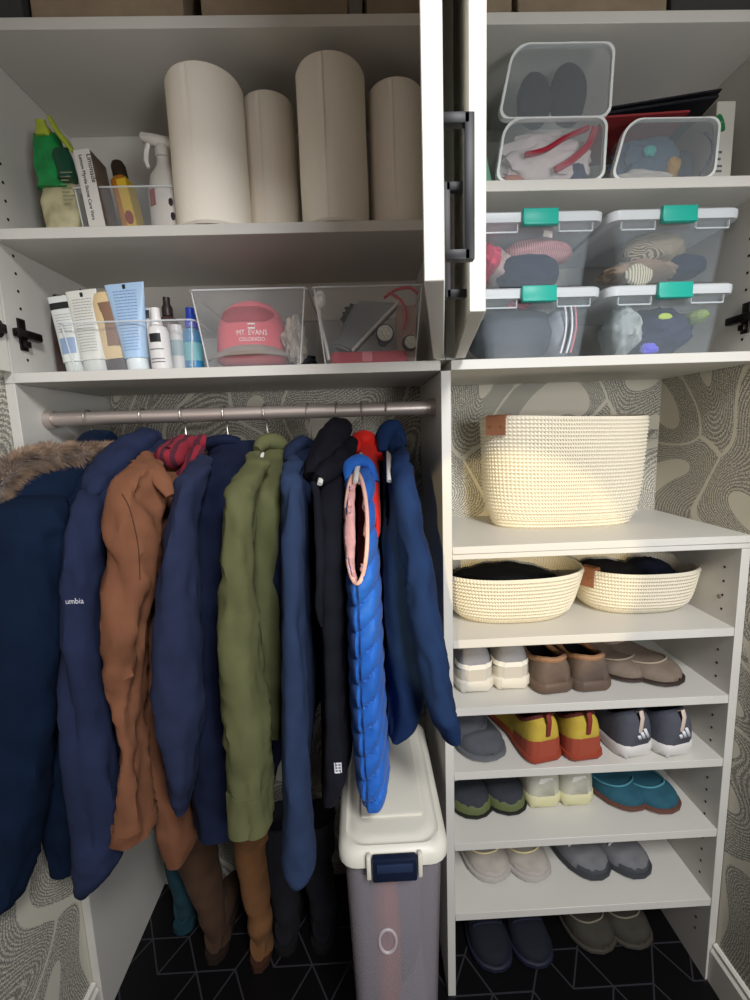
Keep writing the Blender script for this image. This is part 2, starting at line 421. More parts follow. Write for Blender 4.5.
def shell(name, rings, mat, parent, seed=0, amp=.007, quilt=None, hole=None, thick=.004, sx=14, sz=3.0):
    """garment surface from rings, with folds, an inward turned hem and real fabric thickness"""
    m = len(rings)
    for i, r in enumerate(rings):
        c = sum(r, Vector()) / len(r); f = min(1, i/ (m*.12)) 
        for j, p in enumerate(r):
            d = Vector((p.x-c.x, (p.y-c.y)*.3, 0)); d = d.normalized() if d.length > 1e-6 else Vector((1, 0, 0))
            k = fold(p, amp, seed, sx, sz) * (.35 + .65*f)
            if quilt: k += quilt(p, c)
            r[j] = p + d*k
    last = rings[-1]; c = sum(last, Vector())/len(last)
    hem = [c + (p-c)*.90 + Vector((0, 0, .004)) for p in last]; up = [c + (p-c)*.84 + Vector((0, 0, .035)) for p in last]
    bm = bmesh.new(); loft(bm, list(rings) + [hem, up], cap0=True, cap1=True)
    if hole:
        hx, hy, rx, ry, tilt = hole; dead = []
        bmesh.ops.recalc_face_normals(bm, faces=bm.faces); bm.normal_update()
        for f in bm.faces:
            q = f.calc_center_median(); d = q - CAM; w = d.dot(FW); x = 375 + F_PX*d.dot(RT)/w; y = 500 - F_PX*d.dot(UP)/w
            u, v = (x-hx) - tilt*(y-hy), y-hy
            if (u/rx)**2 + (v/ry)**2 < 1 and q.y < rings[m//2][0].y + .09: dead.append(f)
        bmesh.ops.delete(bm, geom=dead, context='FACES')
    o = obj(name, bm, mat, parent)
    if hole or thick:
        s = o.modifiers.new('thickness', 'SOLIDIFY'); s.thickness = thick; s.offset = -1
        if isinstance(mat, (list, tuple)) and len(mat) > 1: s.material_offset = 1; s.material_offset_rim = 1
    return o
def sleeve(parent, spec, mat, seed=0, dh=.034, amp=.005, cuff=None, n=36, m=70, name='sleeve'):
    """spec rows: (py, pxL, pxR, Y)"""
    rows = []; p0 = spec[0]; mid = (p0[1]+p0[2])/2; hw = (p0[2]-p0[1])/2
    spec = [(p0[0] - 11, mid - hw*.25, mid + hw*.35, p0[3] + .055), (p0[0] - 7, mid - hw*.62, mid + hw*.62, p0[3] + .035)] + list(spec)
    for (py, xl, xr, y) in spec:
        A = at(xl, py, y); B = at(xr, py, y); rows.append(((A.z+B.z)/2, (A.x+B.x)/2, y, abs(B.x-A.x)/2, dh*(.25, .5, .75, .9)[len(rows)] if len(rows) < 4 else dh))
    rings = [sect(cx, cy, a, min(b, a*1.5 + .006), z, n, .9) for z, cx, cy, a, b in catmull(rows, m)]
    o = shell(name, rings, mat, parent, seed, amp, sx=22, sz=7, thick=.002)
    if cuff:
        r = rings[-int(cuff):]; out = []
        for q in r:
            c = sum(q, Vector())/len(q); out.append([c + (p-c)*1.04 for p in q])
        bm = bmesh.new(); loft(bm, out); obj('cuff', bm, mat, o)
    return o
def pipe(name, path, mat, parent, seed=0, amp=.005, flat=.8, n=28, m=30):
    """path rows: (px, py, Y, radius_px): a draped roll of cloth (hood, collar)"""
    pts = [at(p[0], p[1], p[2]) for p in path]; rad = [p[3]/ppm(q) for p, q in zip(path, pts)]
    rows = catmull([(q.x, q.y, q.z, r) for q, r in zip(pts, rad)], m)
    bm = bmesh.new(); cen = [Vector(r[:3]) for r in rows]; tube(bm, cen, [max(.002, r[3]) for r in rows], n=n, flat=flat)
    for v in bm.verts:
        c = min(cen, key=lambda q: (q - v.co).length_squared); d = (v.co-c).normalized() if (v.co-c).length > 1e-6 else Vector((0, -1, 0))
        v.co += d*(amp*noise.noise(v.co*26 + Vector((seed, 0, 0))) + amp*.6*noise.noise(v.co*60 + Vector((0, seed, 0))))
    return obj(name, bm, mat, parent)
def seam(parent, px_path, Y, body, mat, r=.0009, name='seam'):
    pts = []
    bm = bmesh.new(); bm.from_mesh(body.data); bv = BVHTree.FromBMesh(bm); bm.free()
    for (px, py) in catmull(px_path, 24):
        d = (at(px, py, Y) - CAM).normalized(); h = bv.ray_cast(CAM, d)
        if h[0] is not None: pts.append(h[0] - d*.0006)
    if len(pts) > 3:
        bm = bmesh.new(); tube(bm, pts, r, n=5); return obj(name, bm, mat, parent)

m_hook = M('hook_metal', '#a39d92', .35, metal=.8); m_hang = M('white_plastic', '#e4e2dc', .35)
def hanger(px, label, drop=.052, arms=.145, lean=0.0, yaw=0):
    X = at(px, 418, YR).x; t = thing('clothes_hanger', label, 'hanger', 'hangers on the clothes rail')
    r = .0172; cz = ZR - r + .0150 + .0022; bm = bmesh.new()
    pts = [Vector((X, YR + r*math.cos(a), cz + r*math.sin(a))) for a in [R(200 - 230*k/18) for k in range(19)]]
    pts += [Vector((X + lean*.3, YR + .006, cz - r - .006)), Vector((X + lean*.6, YR + .001, cz - r - .014)), Vector((X + lean, YR, cz - r - drop*.6)), Vector((X + lean, YR, cz - r - drop))]
    tube(bm, pts, .0020, n=8); obj('hook', bm, m_hook, t)
    zt = cz - r - drop; x = X + lean; bm = bmesh.new()
    hb = bm
    tube(bm, [(x, YR - arms, zt - .062), (x, YR - arms*.9, zt - .046), (x, YR - .07, zt - .014), (x, YR, zt), (x, YR + .07, zt - .014), (x, YR + arms*.9, zt - .046), (x, YR + arms, zt - .062)], .0048, n=10, flat=.8)
    tube(bm, [(x, YR - arms*.86, zt - .048), (x, YR - arms*.8, zt - .066), (x, YR + arms*.8, zt - .066), (x, YR + arms*.86, zt - .048)], .0036, n=8)
    for v in bm.verts:
        v.co = Matrix.Rotation(yaw, 3, 'Z') @ (v.co - Vector((x, YR, 0))) + Vector((x, YR, 0))
    obj('hanger_arms', bm, m_hang, t)
    return settle(t, (X, YR, ZR + .014))
HG = [(88, 'first hanger from the left, holding the fur-hooded parka'), (143, 'hanger holding the navy hooded jacket behind the parka'), (183, 'hanger holding the tan canvas coat'),
      (225, 'hanger with pale shoulders showing above the dark navy coat'), (265, 'hanger holding the olive green coat'), (308, 'hanger holding the slate blue coat'),
      (337, 'hanger under the black hood, tip showing at the armhole'), (362, 'hanger holding the bright blue quilted vest'), (386, 'last hanger from the left, holding the rightmost navy jacket')]
for px_, lb in HG: hanger(px_, 'metal-hooked ' + lb, lean=.004, arms={337: .212, 386: .205, 362: .20}.get(px_, .145), yaw={337: -.13, 386: -.06, 362: -.10}.get(px_, 0))

G = 'coats and vests on the clothes rail'
# 1 parka with fur trimmed hood
c1 = cloth('parka_navy', '#0a1a30', 500, .2)
j = thing('parka', 'dark navy padded parka with brown fur-trimmed hood, leftmost on the rail', 'coat', G)
b = shell('body', body_rings([(446, 78, 106, .02, .055), (458, 50, 108, -.03, .10), (480, 25, 100, -.09, .16), (520, 20, 92, -.13, .19), (560, 18, 90, -.14, .19), (650, 20, 84, -.14, .19), (740, 23, 80, -.14, .19), (820, 26, 80, -.14, .19), (876, 40, 81, -.13, .18)]), c1, j, 1, .010,
          quilt=lambda p, c: .004*abs(math.sin(p.z*PI/.13))**.5)
sleeve(j, [(497, 8, 56, -.14), (515, -14, 66, -.17), (560, -18, 64, -.185), (650, -17, 60, -.19), (740, -16, 50, -.19), (820, -14, 39, -.19), (875, -11, 30, -.19), (893, -4, 22, -.19)], c1, 2, .045, .009, cuff=3)
pipe('hood', [(112, 440, .05, 8), (98, 440, .05, 13), (85, 462, -.02, 22), (60, 487, -.08, 28), (30, 497, -.12, 27), (4, 506, -.13, 16)], c1, j, 3, .006, flat=.9)
def fur(parent, path, L, n, seed):
    random.seed(seed); pts = [(at(p[0], p[1], p[2]), p[3]) for p in path]
    rows = catmull([(q.x, q.y, q.z, r/ppm(q)) for q, r in pts], 60); bm = bmesh.new()
    base = bmesh.new(); tube(bm, [Vector(r[:3]) for r in rows], [r[3]*.72 for r in rows], n=14)
    for i in range(n):
        k = random.random()*58; a = rows[int(k)]; b_ = rows[int(k)+1]; c = Vector(a[:3]); t = (Vector(b_[:3]) - c).normalized()
        u = Vector((random.gauss(0, 1), random.gauss(0, 1), random.gauss(0, 1))); u = (u - t*u.dot(t)).normalized()
        if u.y > .5: u.y *= -.5
        p = c + u*a[3]*.62; clump = noise.noise(c*60); d = (u*1.0 + t*(.9*clump - .55) + Vector((0, -.1, -.25)) + Vector((random.gauss(0, .18), random.gauss(0, .18), random.gauss(0, .18)))).normalized()
        l = L*random.uniform(.5, 1.1); s = d.cross(t).normalized()*.0007; e = d.cross(s).normalized()*.0007
        q = p + d*l + Vector((0, 0, -l*.18)); mid = p + d*l*.5
        v = [bm.verts.new(p + s), bm.verts.new(p - s*.5 + e), bm.verts.new(p - s*.5 - e)]; w = [bm.verts.new(mid + s*.8), bm.verts.new(mid - s*.4 + e*.8), bm.verts.new(mid - s*.4 - e*.8)]; x = bm.verts.new(q)
        for a_ in range(3):
            b2 = (a_+1) % 3; bm.faces.new((v[a_], v[b2], w[b2], w[a_])); bm.faces.new((w[a_], w[b2], x))
    base.free()
    m = M('brown_fur', '#6d5748', .85, var=(55, .55, '#a58a72'), sheen=.3, spec=.2)
    o = obj('fur_trim', bm, m, parent); o['label'] = 'shaggy brown fur trim of the hood'; return o
fur(j, [(112, 452, .0, 9), (95, 456, -.03, 13), (70, 457, -.07, 15), (40, 459, -.11, 16), (18, 467, -.14, 14), (4, 482, -.16, 10), (-4, 500, -.17, 6)], .020, 9000, 4)
settle(j)
# 2 navy hooded jacket with lettering
c2 = cloth('jacket_navy', '#222a44', 900, .2)
j = thing('hooded_jacket', 'navy hooded jacket with white lettering on its sleeve, between parka and tan coat', 'jacket', G)
b = shell('body', body_rings([(440, 128, 160, .02, .05), (455, 110, 156, -.02, .09), (475, 96, 140, -.08, .14), (505, 84, 126, -.12, .18), (560, 80, 122, -.13, .20), (650, 76, 118, -.13, .20), (740, 82, 122, -.13, .19), (820, 92, 128, -.13, .18), (846, 96, 126, -.13, .17)]), c2, j, 5, .010)
sv = sleeve(j, [(492, 84, 98, -.13), (508, 78, 102, -.16), (540, 73, 100, -.175), (600, 68.5, 98, -.185), (690, 66, 104, -.19), (760, 70, 113, -.19), (820, 77, 125, -.19), (850, 79, 122, -.19), (872, 82, 110, -.19), (887, 85, 96, -.19)], c2, 6, .040, .007)
pipe('hood', [(158, 436, .05, 8), (146, 440, .03, 15), (124, 456, -.03, 18), (104, 476, -.09, 18), (94, 490, -.13, 14), (88, 497, -.14, 6)], c2, j, 7, .007, flat=.8)
pipe('hood_fold', [(163, 446, .02, 5), (146, 460, -.03, 9), (126, 478, -.08, 12), (114, 492, -.12, 14), (104, 506, -.14, 10), (96, 512, -.15, 4)], c2, j, 8, .005, flat=.8)
P = at(65.5, 604, -.20)
tx = text_mesh('lettering', 'umbia', .0130, M('white_thread', '#cfcfd6', .7), P, (1, -.12, .035), (0, 0, 1), extrude=0, parent=sv); drape(tx, sv, .0012); tx['label'] = 'white sleeve lettering'
settle(j)
# 3 tan canvas coat, plaid collar
c3 = cloth('canvas_tan', '#784f39', 1100, .3, var=(10, .18))
def plaid():
    m = M('red_plaid', '#8e1f2c', .95); nt = m.node_tree; N = nt.nodes; L = nt.links; tc = N.new('ShaderNodeTexCoord'); out = None
    for ax in 'XZ':
        w = N.new('ShaderNodeTexWave'); w.bands_direction = ax; w.inputs['Scale'].default_value = 19; w.inputs['Distortion'].default_value = 1.0; L.new(tc.outputs['Object'], w.inputs['Vector'])
        r = N.new('ShaderNodeValToRGB'); r.color_ramp.elements[0].position = .45; r.color_ramp.elements[1].position = .62; L.new(w.outputs['Fac'], r.inputs[0])
        if out is None: out = r
        else:
            mm = N.new('ShaderNodeMix'); mm.data_type = 'RGBA'; mm.blend_type = 'MULTIPLY'; mm.inputs[0].default_value = .8
            L.new(out.outputs[0], mm.inputs[6]); L.new(r.outputs[0], mm.inputs[7])
            m2 = N.new('ShaderNodeMix'); m2.data_type = 'RGBA'; m2.inputs[6].default_value = lin('#86202f'); m2.inputs[7].default_value = lin('#4b1c2b')
            L.new(out.outputs[0], m2.inputs[0]) ; L.new(m2.outputs[2], N['Principled BSDF'].inputs['Base Color'])
    return m
m_plaid = plaid()
j = thing('canvas_coat', 'tan brown canvas work coat with red plaid hood lining', 'coat', G)
b = shell('body', body_rings([(456, 150, 182, .0, .06), (470, 136, 182, -.05, .12), (490, 122, 180, -.10, .17), (540, 116, 172, -.13, .20), (620, 116, 168, -.135, .20), (700, 122, 166, -.135, .20), (780, 134, 176, -.13, .19), (840, 146, 184, -.12, .18), (868, 159, 186, -.11, .16)]), c3, j, 9, .009)
sv = sleeve(j, [(464, 136, 158, -.12), (480, 119, 161, -.155), (510, 113, 160, -.175), (560, 110, 154, -.185), (620, 111, 150, -.19), (660, 113, 144, -.19), (700, 117, 140, -.185), (750, 121, 141, -.185), (795, 123, 146, -.185), (830, 118, 149, -.185)], c3, 10, .042, .010, cuff=4)
pipe('plaid_collar', [(208, 440, .04, 7), (194, 446, .03, 14), (178, 450, .0, 17), (168, 458, -.06, 15), (160, 452, -.06, 7)], m_plaid, j, 11, .006)['label'] = 'red plaid lining standing out of the collar'
pipe('plaid_fold', [(200, 450, .0, 6), (190, 462, -.03, 11), (182, 476, -.05, 9), (172, 480, -.05, 5)], m_plaid, j, 12, .005)['label'] = 'red plaid lining fold'
pipe('collar', [(146, 454, -.08, 5), (153, 468, -.13, 9), (162, 482, -.16, 9), (171, 496, -.17, 5)], c3, j, 13, .003, flat=.55)
seam(j, [(122, 494), (130, 510), (138, 545), (140, 580)], -.19, sv, M('dark_seam', '#4a2d1e', .9), .0008)
settle(j)
# 4 dark navy coat
c4 = cloth('coat_dark_navy', '#151c33', 900, .2)
j = thing('navy_coat', 'plain dark navy coat between the tan coat and the olive coat', 'coat', G)
b = shell('body', body_rings([(441, 212, 248, .03, .04), (452, 200, 250, -.0, .08), (468, 190, 248, -.07, .14), (495, 180, 244, -.115, .19), (540, 180, 240, -.13, .205), (620, 180, 240, -.135, .20), (700, 180, 242, -.135, .20), (780, 180, 250, -.135, .20), (842, 183, 262, -.135, .19)]), c4, j, 14, .009)
sleeve(j, [(466, 190, 212, -.10), (482, 178, 204, -.15), (510, 170, 196, -.17), (560, 164, 194, -.18), (620, 158, 198, -.185), (700, 155, 202, -.185), (745, 160, 198, -.18), (785, 172, 192, -.175), (808, 179, 187, -.17)], cloth('coat_sleeve_navy', '#262d46', 900, .2), 15, .040, .006)
pipe('collar', [(204, 446, .04, 6), (220, 440, .03, 8), (240, 443, .04, 6)], c4, j, 16, .003)
settle(j)
# 5 olive coat
c5 = cloth('coat_olive', '#5b5d3e', 900, .2)
j = thing('olive_coat', 'olive green cotton coat with a turned-down collar, middle of the rail', 'coat', G)
b = shell('body', body_rings([(446, 266, 286, .03, .045), (456, 256, 288, -.01, .085), (472, 247, 289, -.07, .14), (500, 243, 291, -.12, .19), (560, 243, 290, -.13, .20), (640, 246, 290, -.13, .20), (700, 250, 290, -.13, .20), (742, 256, 289, -.125, .19)]), c5, j, 17, .006)
sleeve(j, [(462, 243, 268, -.09), (476, 234, 262, -.14), (500, 228, 255, -.165), (560, 224.5, 252, -.18), (620, 222.5, 257, -.185), (700, 225, 264, -.185), (760, 231, 270, -.185), (822, 233, 273, -.185)], c5, 18, .040, .008, cuff=6)
pipe('collar', [(287, 452, .04, 5), (280, 444, .03, 9), (266, 442, .02, 9), (257, 450, .0, 5)], c5, j, 19, .002, flat=.9)
settle(j)
# 6 slate blue coat
c6 = cloth('coat_slate_blue', '#212c46', 900, .2)
j = thing('slate_coat', 'slate blue long-sleeved coat between the olive coat and black vest', 'coat', G)
b = shell('body', body_rings([(446, 292, 314, .03, .045), (458, 284, 316, -.02, .09), (480, 275, 316, -.08, .15), (520, 266, 312, -.12, .19), (575, 257, 309, -.135, .20), (630, 268, 309, -.13, .20), (700, 276, 310, -.13, .20), (770, 282, 310, -.13, .19)]), c6, j, 20, .006)
sleeve(j, [(466, 284, 302, -.09), (485, 282, 303, -.14), (520, 282, 303, -.165), (600, 284, 303, -.185), (700, 284, 306, -.19), (780, 284, 309, -.19), (830, 283, 314, -.19), (858, 284, 315, -.19), (874, 291, 307, -.19)], cloth('coat_sleeve_slate', '#2a3854', 900, .2), 21, .036, .0055)
pipe('collar', [(287, 462, -.02, 5), (292, 450, .01, 8), (304, 444, .03, 9), (314, 449, .04, 5)], c6, j, 22, .003, flat=.9)
settle(j)
# 7 black hooded vest
c7 = cloth('vest_black', '#17171f', 600, .25)
j = thing('black_vest', 'black padded vest with a hood and small white chest-pocket emblem at its hem', 'vest', G)
j['label'] = 'black padded hooded vest with a small white emblem near its hem'
b = shell('body', body_rings([(452, 322, 348, .0, .07), (468, 315, 348, -.06, .13), (490, 311, 348, -.11, .18), (540, 311, 345, -.13, .20), (600, 313, 346, -.135, .20), (660, 316, 347, -.135, .20), (730, 318, 349, -.135, .195), (780, 319, 350, -.135, .19), (807, 318, 341, -.135, .185)], n=80, m=110), c7, j, 23, .006,
          quilt=lambda p, c: .0035*abs(math.sin(p.z*PI/.075))**.6)
pipe('armhole_edge', [(313, 482, -.125, 3), (317, 500, -.135, 4.5), (320, 560, -.15, 4.5), (319, 610, -.15, 4), (322, 626, -.14, 2)], c7, j, 33, .002, flat=.8)
pipe('hood', [(346, 424, .04, 7), (338, 430, .02, 15), (328, 446, -.02, 16), (318, 462, -.06, 13), (311, 476, -.09, 8)], c7, j, 24, .006, flat=.85)
pipe('hood_fold', [(352, 440, .0, 6), (344, 456, -.04, 11), (330, 470, -.09, 11), (318, 480, -.12, 7)], c7, j, 25, .005, flat=.85)
bm = bmesh.new(); P = at(338, 768, -.145)
for dz in (-.009, -.003, .003, .009): box(bm, P.x-.0045+dz*.1, P.x+.0045+dz*.1, P.y-.0004, P.y+.0004, P.z+dz-.0014, P.z+dz+.0014)
for dx in (-.0058, 0, .0058): box(bm, P.x+dx-.001, P.x+dx+.001, P.y-.0004, P.y+.0004, P.z-.0095, P.z+.0105)
em = obj('emblem', bm, M('white_print', '#dcdce2', .6), b); bmesh
drape(em, b, .0014); em['label'] = 'small white embroidered emblem'
settle(j)
# 8 bright blue quilted vest with pink fleece lining
c8 = cloth('vest_blue', '#2662b8', 600, .15, sheen=.1, rough=.55); c8p = M('pink_fleece', '#d9a29c', .95, bump=(180, .8), var=(60, .15), sheen=.4)
j = thing('quilted_vest', 'bright blue quilted vest with pink fleece lining in its open armhole', 'vest', G)
def q8(p, c):
    k = p.x - c.x + .012; w = .004*noise.noise(p*40)
    u = (p.z + w - (.95*k if k > 0 else .35*k))/.047
    g = abs(math.sin(u*PI)); s = min(1, abs(k)/.004)
    return .013*(g**.45)*(.45 + .55*s) - .005 + .0012*noise.noise(p*130)
b = shell('body', body_rings([(458, 348, 374, .0, .08), (468, 345, 376, -.06, .13), (484, 343, 376, -.12, .18), (520, 344, 377, -.15, .21), (570, 345, 380, -.165, .22), (620, 347, 383, -.17, .22), (690, 349, 385, -.17, .22), (750, 352, 388, -.17, .22), (785, 355, 390, -.17, .20), (800, 357, 389, -.17, .17), (809, 361, 385, -.165, .13)], n=130, m=330), [c8, c8p], j, 26, .003, quilt=q8, hole=(356.5, 528, 9.5, 54, .01), thick=.007)
bm = bmesh.new(); bv_ = bmesh.new(); bv_.from_mesh(b.data); tr = BVHTree.FromBMesh(bv_); bv_.free(); pts = []
for k in range(48):
    a = 2*PI*k/48; y = 528 + 56*math.sin(a); x = 356.5 + 11*math.cos(a) + .01*56*math.sin(a)
    d = (at(x, y, 0) - CAM).normalized(); h = tr.ray_cast(CAM, d)
    pts.append(h[0] - d*.001 if h[0] is not None and h[0].y < 0 else at(x, y, -.16))
pts = [(pts[i-1] + pts[i]*2 + pts[(i+1) % 48])/4 for i in range(48)]
tube(bm, pts, .0036, n=8, loop=True); obj('armhole_piping', bm, M('pink_piping', '#e8b7a6', .8, bump=(200, .5)), b)['label'] = 'pale pink piping round the armhole'
pipe('lining', [(354, 478, -.10, 3), (350.5, 500, -.12, 5), (350.5, 540, -.135, 5), (352, 570, -.14, 4.5), (355, 582, -.145, 3)], c8p, j, 34, .004, flat=.8)['label'] = 'pink fleece lining inside the armhole'
pipe('inner_lining', [(362, 480, -.07, 4), (363, 520, -.08, 5), (362, 570, -.10, 5)], M('maroon_lining', '#5d2438', .9), j, 35, .002, flat=.8)['label'] = 'dark maroon inner lining'
pipe('collar', [(348, 480, -.10, 4), (350, 466, -.08, 7), (360, 460, -.07, 7), (370, 466, -.06, 6), (376, 482, -.08, 4)], c8, j, 27, .002)
settle(j)
# red vest hung behind it
c8r = cloth('vest_red', '#d2251c', 600, .15, sheen=.1, rough=.6)
j = thing('red_vest', 'red vest showing its collar and edge behind the blue quilted vest', 'vest', G)
shell('body', body_rings([(440, 356, 374, .02, .05), (450, 353, 378, -.01, .08), (466, 356, 381, -.05, .12), (485, 364, 382, -.09, .14), (510, 369, 382.5, -.11, .14), (530, 373, 382, -.115, .13), (538, 375, 380, -.115, .12)], m=40), c8r, j, 28, .003)
pipe('collar', [(354, 452, .0, 5), (357, 441, .02, 7), (366, 438, .02, 8), (374, 443, .03, 6), (379, 458, .0, 5)], c8r, j, 29, .003, flat=.9)
settle(j)
# 9 rightmost navy jacket
c9 = cloth('jacket_deep_blue', '#182c50', 900, .2)
j = thing('navy_jacket', 'deep navy jacket, rightmost on the rail, its sleeve over the storage bin', 'jacket', G)
b = shell('body', body_rings([(432, 386, 402, .03, .04), (446, 385, 405, .0, .08), (465, 383, 409, -.05, .13), (495, 382, 413, -.10, .18), (560, 382, 420, -.13, .20), (640, 384, 428, -.135, .20), (700, 387, 433, -.135, .195), (728, 388, 424, -.13, .19), (746, 388, 404, -.13, .185)], n=64, m=80), c9, j, 30, .010, hole=(386.5, 500, 2.6, 26, .01))
sleeve(j, [(458, 394, 408, -.08), (480, 394, 413, -.13), (520, 398, 421, -.155), (570, 403, 431, -.17), (620, 410, 439, -.18), (670, 420, 447, -.185), (705, 430, 453, -.185), (728, 439, 456, -.185), (737, 447, 457, -.185)], c9, 31, .034, .007)
pipe('collar', [(383, 452, .0, 5), (384, 436, .02, 8), (391, 427, .03, 8), (398, 432, .04, 8), (402, 446, .03, 6)], c9, j, 32, .003, flat=.9)
settle(j)

# ---------------------------------------------------------------- storage bin on the floor
def clear_mat(name, col='#dfe6ea', a=.16, rough=.08): return M(name, col, rough, alpha=a, spec=.6)
m_clear = clear_mat('clear_plastic', a=.09); m_clear2 = clear_mat('clear_plastic_milky', '#ccd8e0', .075, .25); m_lidpl = M('milky_lid_plastic', '#e3e8ea', .3, alpha=.72)
def tub(name, parent, cx, cy, hx0, hy0, hx1, hy1, z0, z1, mat, r=.02, th=.002, lip=.004):
    """open tapered tub with rounded corners, real wall thickness and a turned-out lip"""
    bm = bmesh.new(); R_ = []
    for k in range(5):
        t = k/4; R_.append(rrect(cx, cy, hx0 + (hx1-hx0)*t, hy0 + (hy1-hy0)*t, r, z0 + (z1-z0)*t))
    R_.append(rrect(cx, cy, hx1 + lip, hy1 + lip, r + lip, z1)); R_.append(rrect(cx, cy, hx1 + lip, hy1 + lip, r + lip, z1 + th)); R_.append(rrect(cx, cy, hx1 - th, hy1 - th, r, z1 + th))
    R_.append(rrect(cx, cy, hx0 - th, hy0 - th, r, z0 + th))
    loft(bm, R_); return obj(name, bm, mat, parent)
def lidplate(bm, cx, cy, hx, hy, r, prof):
    loft(bm, [rrect(cx, cy, hx + d, hy + d, r, z) for d, z in prof])
bx, by, zl = -.137, .0, -.870
sb = thing('storage_bin', 'tall translucent storage bin with white lid and navy latch, under the blue vest', 'storage bin')
m_mist = M('frosted_plastic', '#b4adb4', .35, alpha=.34, spec=.5)
tub('body', sb, bx, by, .078, .155, .091, .178, ZF + .001, zl - .034, m_mist, r=.03, th=.003, lip=.002)
bm = bmesh.new(); lidplate(bm, bx, by, .093, .182, .035, [(.004, zl - .036), (.008, zl - .034), (.008, zl - .016), (.002, zl - .006), (-.006, zl - .002), (-.010, zl - .004), (-.014, zl - .004), (-.018, zl - .001), (-.03, zl)])
m_bl = M('bin_lid_white', '#dcd8ca', .38); obj('lid', bm, m_bl, sb)
bm = bmesh.new(); lidplate(bm, bx + .001, by + .022, .060, .140, .004, [(0, zl - .001), (0, zl + .003), (-.002, zl + .004)]); obj('lid_flap', bm, m_bl, sb)
bm = bmesh.new(); fy = by - .192
box(bm, bx - .040, bx + .040, fy - .012, fy + .004, zl - .052, zl - .006, bev=.004); lt = obj('latch', bm, M('navy_plastic', '#141d33', .4), sb)
bm = bmesh.new(); box(bm, bx - .032, bx + .032, fy - .0145, fy - .0115, zl - .030, zl - .014, bev=.001); obj('latch_grip', bm, M('navy_plastic_light', '#26324d', .4), lt)
bm = bmesh.new()
box(bm, bx - .050, bx - .0415, fy - .008, fy + .006, zl - .050, zl - .004, bev=.003); obj('latch_guard', bm, m_bl, sb)
bm = bmesh.new(); box(bm, bx + .0415, bx + .050, fy - .008, fy + .006, zl - .050, zl - .004, bev=.003); obj('latch_guard', bm, m_bl, sb)
bm = bmesh.new(); tube(bm, [(bx - .016 + .016*math.cos(a)*1.0, by - .171, -1.085 + .026*math.sin(a)) for a in [2*PI*k/24 for k in range(24)]], .003, n=6, loop=True)
obj('embossed_ring', bm, M('frosted_ring', '#b8aeb0', .4), sb)
settle(sb, (bx, by, ZF))
bm = lump((bx - .016, by - .07, -1.19), (.030, .06, .27), 3, .10, 1.2); o = obj('orange_bag', bm, M('orange_paper', '#c0623f', .8))
tag(o, 'orange bag seen dimly through the frosted storage bin', 'bag'); settle(o)
bm = lump((bx + .030, by + .05, -1.22), (.040, .08, .24), 5, .12, 1.2); o = obj('grey_bag', bm, M('grey_paper', '#4f5366', .8))
tag(o, 'dark grey bag seen dimly beside the orange bag inside the frosted storage bin', 'bag'); settle(o)

# ---------------------------------------------------------------- rope baskets
def rope_mat(name, col):
    m = M(name, col, .85, sheen=.1); nt = m.node_tree; N = nt.nodes; L = nt.links; tc = N.new('ShaderNodeTexCoord')
    sp = N.new('ShaderNodeSeparateXYZ'); L.new(tc.outputs['Object'], sp.inputs[0])
    at2 = N.new('ShaderNodeMath'); at2.operation = 'ARCTAN2'; L.new(sp.outputs[1], at2.inputs[0]); L.new(sp.outputs[0], at2.inputs[1])
    def mt(op, a, c=None):
        n = N.new('ShaderNodeMath'); n.operation = op
        for i, q in enumerate((a, c)):
            if q is None: continue
            if isinstance(q, (int, float)): n.inputs[i].default_value = q
            else: L.new(q, n.inputs[i])
        return n.outputs[0]
    zz = mt('PINGPONG', mt('MULTIPLY', sp.outputs[2], 1/.0085), .5)
    s = mt('SINE', mt('ADD', mt('MULTIPLY', at2.outputs[0], 130.0), mt('MULTIPLY', zz, 7.0)))
    bp = N.new('ShaderNodeBump'); bp.inputs['Strength'].default_value = .7; bp.inputs['Distance'].default_value = .0012
    L.new(s, bp.inputs['Height']); L.new(bp.outputs['Normal'], N['Principled BSDF'].inputs['Normal']); return m
m_rope = rope_mat('cotton_rope', '#e3dac3'); m_leather = M('brown_leather', '#8a5a3f', .6, bump=(150, .3)); m_brass = M('rivet', '#b58f5a', .3, metal=1)
m_liner = M('black_lining', '#0b0c14', .8, bump=(90, .4))
